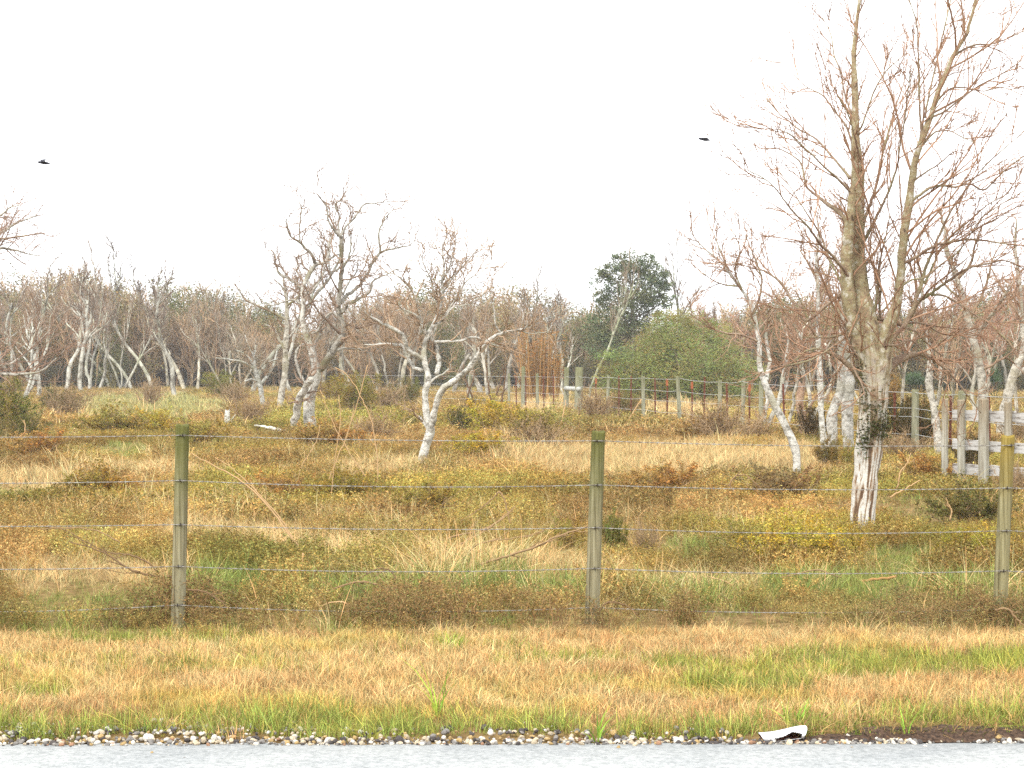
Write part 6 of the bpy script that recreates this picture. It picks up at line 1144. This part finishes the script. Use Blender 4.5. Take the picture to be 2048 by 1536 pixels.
def stump(px, base, top, r, lab, color, seed, mat, lean=0):
    d = gdepth(base); x = (px - 1024) / F * d; z = float(gz(x, d)); rg = np.random.default_rng(seed); m, n = 26, 18; h = (base - top) / F * d; e = thing("dead_stump", lab, "stump", (x, d, z)); a = Acc()
    t = np.linspace(0, 1, m)[:, None]; A_ = np.arange(n)[None] / n * 6.283; R = r / F * d * (1.25 - .35 * t) * (1 + .3 * (fbm(A_ * 1.5 + 3, t * 5, seed) - .5)); zt = h * t * np.where(t > .6, 1 + (t - .6) * .9 * (fbm(A_ * 1.1, t * 0, seed + 4) - .5), 1) - .2 * (1 - t)
    V = np.stack([R * np.cos(A_) + lean * h * t + .03 * h * np.sin(t * 7), R * np.sin(A_), zt], -1); i = np.arange(m - 1)[:, None] * n + np.arange(n)[None]; i2 = np.arange(m - 1)[:, None] * n + (np.arange(n)[None] + 1) % n
    a.add(V.reshape(-1, 3), np.stack([i, i2, i2 + n, i + n], -1).reshape(-1, 4)); last = (m - 1) * n; a.add([V[-1].mean(0) - (0, 0, .05)]); 
    a.T.append(np.array([[last + j, last + (j + 1) % n, m * n] for j in range(n)]))
    o = obj("trunk", a.mesh("trunk", mat, True), e); o.color = rgb(color)
    P = np.stack([np.array([0, 0, h * .35]) + np.array([1, 0, 1.6]) * q * h * .3 for q in np.linspace(0, 1, 6)])[None]; b = Acc(); b.tubes(P * (-1 if lean > 0 else 1, 1, 1), np.linspace(r / F * d * .45, r / F * d * .12, 6)[None], 6); o = obj("broken_limb", b.mesh("broken_limb", mat, True), e); o.color = rgb(color)
M_DEAD = bark_mat("rotten_wood", (.46, .33, .22), (.20, .10, .06), (.09, .04, .03), 7, (.38, .6), (1, 1, .5), True)
stump(1605, 880, 768, 7.5, "tall broken brown dead stump between the leaning white tree and the three white trunks", (1, 1, 1), 3, M_DEAD, -.03)
stump(459, 862, 822, 5.5, "short bleached white stump in the weeds right of the grass clearing", (1.1, 1.1, 1.1), 4, M_PALE, -.12)

# ------------------------------------------------------------------ birds
def bird(px, py, d, span, label, seed, roll, lift, heading):
    rg = np.random.default_rng(seed); m, n = 15, 12; t = np.linspace(0, 1, m); L = span * .62
    prof = np.interp(t, [0, .04, .12, .22, .45, .65, .8, 1], [.004, .028, .062, .060, .085, .06, .026, .012]) * L * 1.3; flat = np.interp(t, [0, .75, 1], [1, 1, .25]); wide = np.interp(t, [0, .75, 1], [1, 1, 3.2])
    A_ = np.arange(n) / n * 6.283; V = np.stack([np.broadcast_to(((.5 - t) * L)[:, None], (m, n)), prof[:, None] * wide[:, None] * np.cos(A_)[None], prof[:, None] * flat[:, None] * np.sin(A_)[None]], -1).reshape(-1, 3)
    i = np.arange(m - 1)[:, None] * n + np.arange(n)[None]; i2 = np.arange(m - 1)[:, None] * n + (np.arange(n)[None] + 1) % n; a = Acc(); a.add(V, np.stack([i, i2, i2 + n, i + n], -1).reshape(-1, 4), [[0, k + 1, k] for k in range(1, n - 1)] + [[(m - 1) * n, (m - 1) * n + k, (m - 1) * n + k + 1] for k in range(1, n - 1)])
    for sgn in (-1, 1):
        rows = []; k = 9
        for j, s in enumerate(np.linspace(0, 1, k)):
            ch = L * np.interp(s, [0, .35, .7, 1], [.30, .32, .20, .04]); cx = L * np.interp(s, [0, .4, 1], [.10, .14, -.16]); y = sgn * (.03 * L + s * span * .48); zc = lift * span * .5 * math.sin(s * 1.7) + .03 * L; th = .018 * L * (1.15 - s)
            rows.append([(cx + ch / 2, y, zc), (cx + ch * .2, y, zc + th), (cx - ch / 2, y, zc), (cx + ch * .2, y, zc - th * .6)])
        Vw = np.array(rows).reshape(-1, 3); Q = [[q * 4 + j, q * 4 + (j + 1) % 4, q * 4 + 4 + (j + 1) % 4, q * 4 + 4 + j] for q in range(k - 1) for j in range(4)] + [[0, 1, 2, 3], [k * 4 - 1, k * 4 - 2, k * 4 - 3, k * 4 - 4]]; a.add(Vw, Q)
    p = pix(px, py, d); o = obj("bird", a.mesh("bird", M_BIRD, True), None, tuple(p)); o.rotation_euler = (roll, math.radians(-6), heading); tag(o, label, "bird", "birds in flight")
for i, (px, py, n, h, w, sp, lb) in enumerate([(905, 1312, 60, .10, .006, .07, "bright green tuft of broad grass in the dry verge left of the second post"), (1192, 1484, 12, .15, .008, .03, "tall dark green blades by the lone white stone at the road edge"), (876, 1440, 10, .26, .008, .03, "tallest pale green blades in the roadside fringe, middle of the photo"), (418, 1352, 34, .07, .006, .06, "dark green low tuft in the dry verge below the first post"),
    (1590, 1455, 40, .12, .007, .06, "green tuft right above the white carton"), (1720, 1476, 26, .05, .014, .07, "small bright green weed growing on the dark soil"), (1815, 1478, 8, .16, .008, .02, "slim green blades growing out of the dark soil")]):
    x, d, z = gpt(px, py); a = Acc(); blades(a, n, h, sp, w, .6, np.random.default_rng(1000 + i)); o = obj("grass_tuft", a.mesh("grass_tuft", M_LEAF), None, (x, d, z)); o.color = rgb((.26, .40, .07) if i != 3 else (.14, .20, .05)); tag(o, lb, "grass", "green tufts on the verge")
M_BIRD = plain_mat("dark_plumage", (.035, .035, .05), .6, 0, (.02, .02, .03), 20)
bird(90, 326, 42, .56, "dark bird in flight with raised wings in the sky at left", 1, math.radians(-14), .16, math.radians(202)); bird(1411, 279, 44, .60, "dark bird gliding in the sky left of the large bare tree", 2, math.radians(-4), .06, math.radians(196))
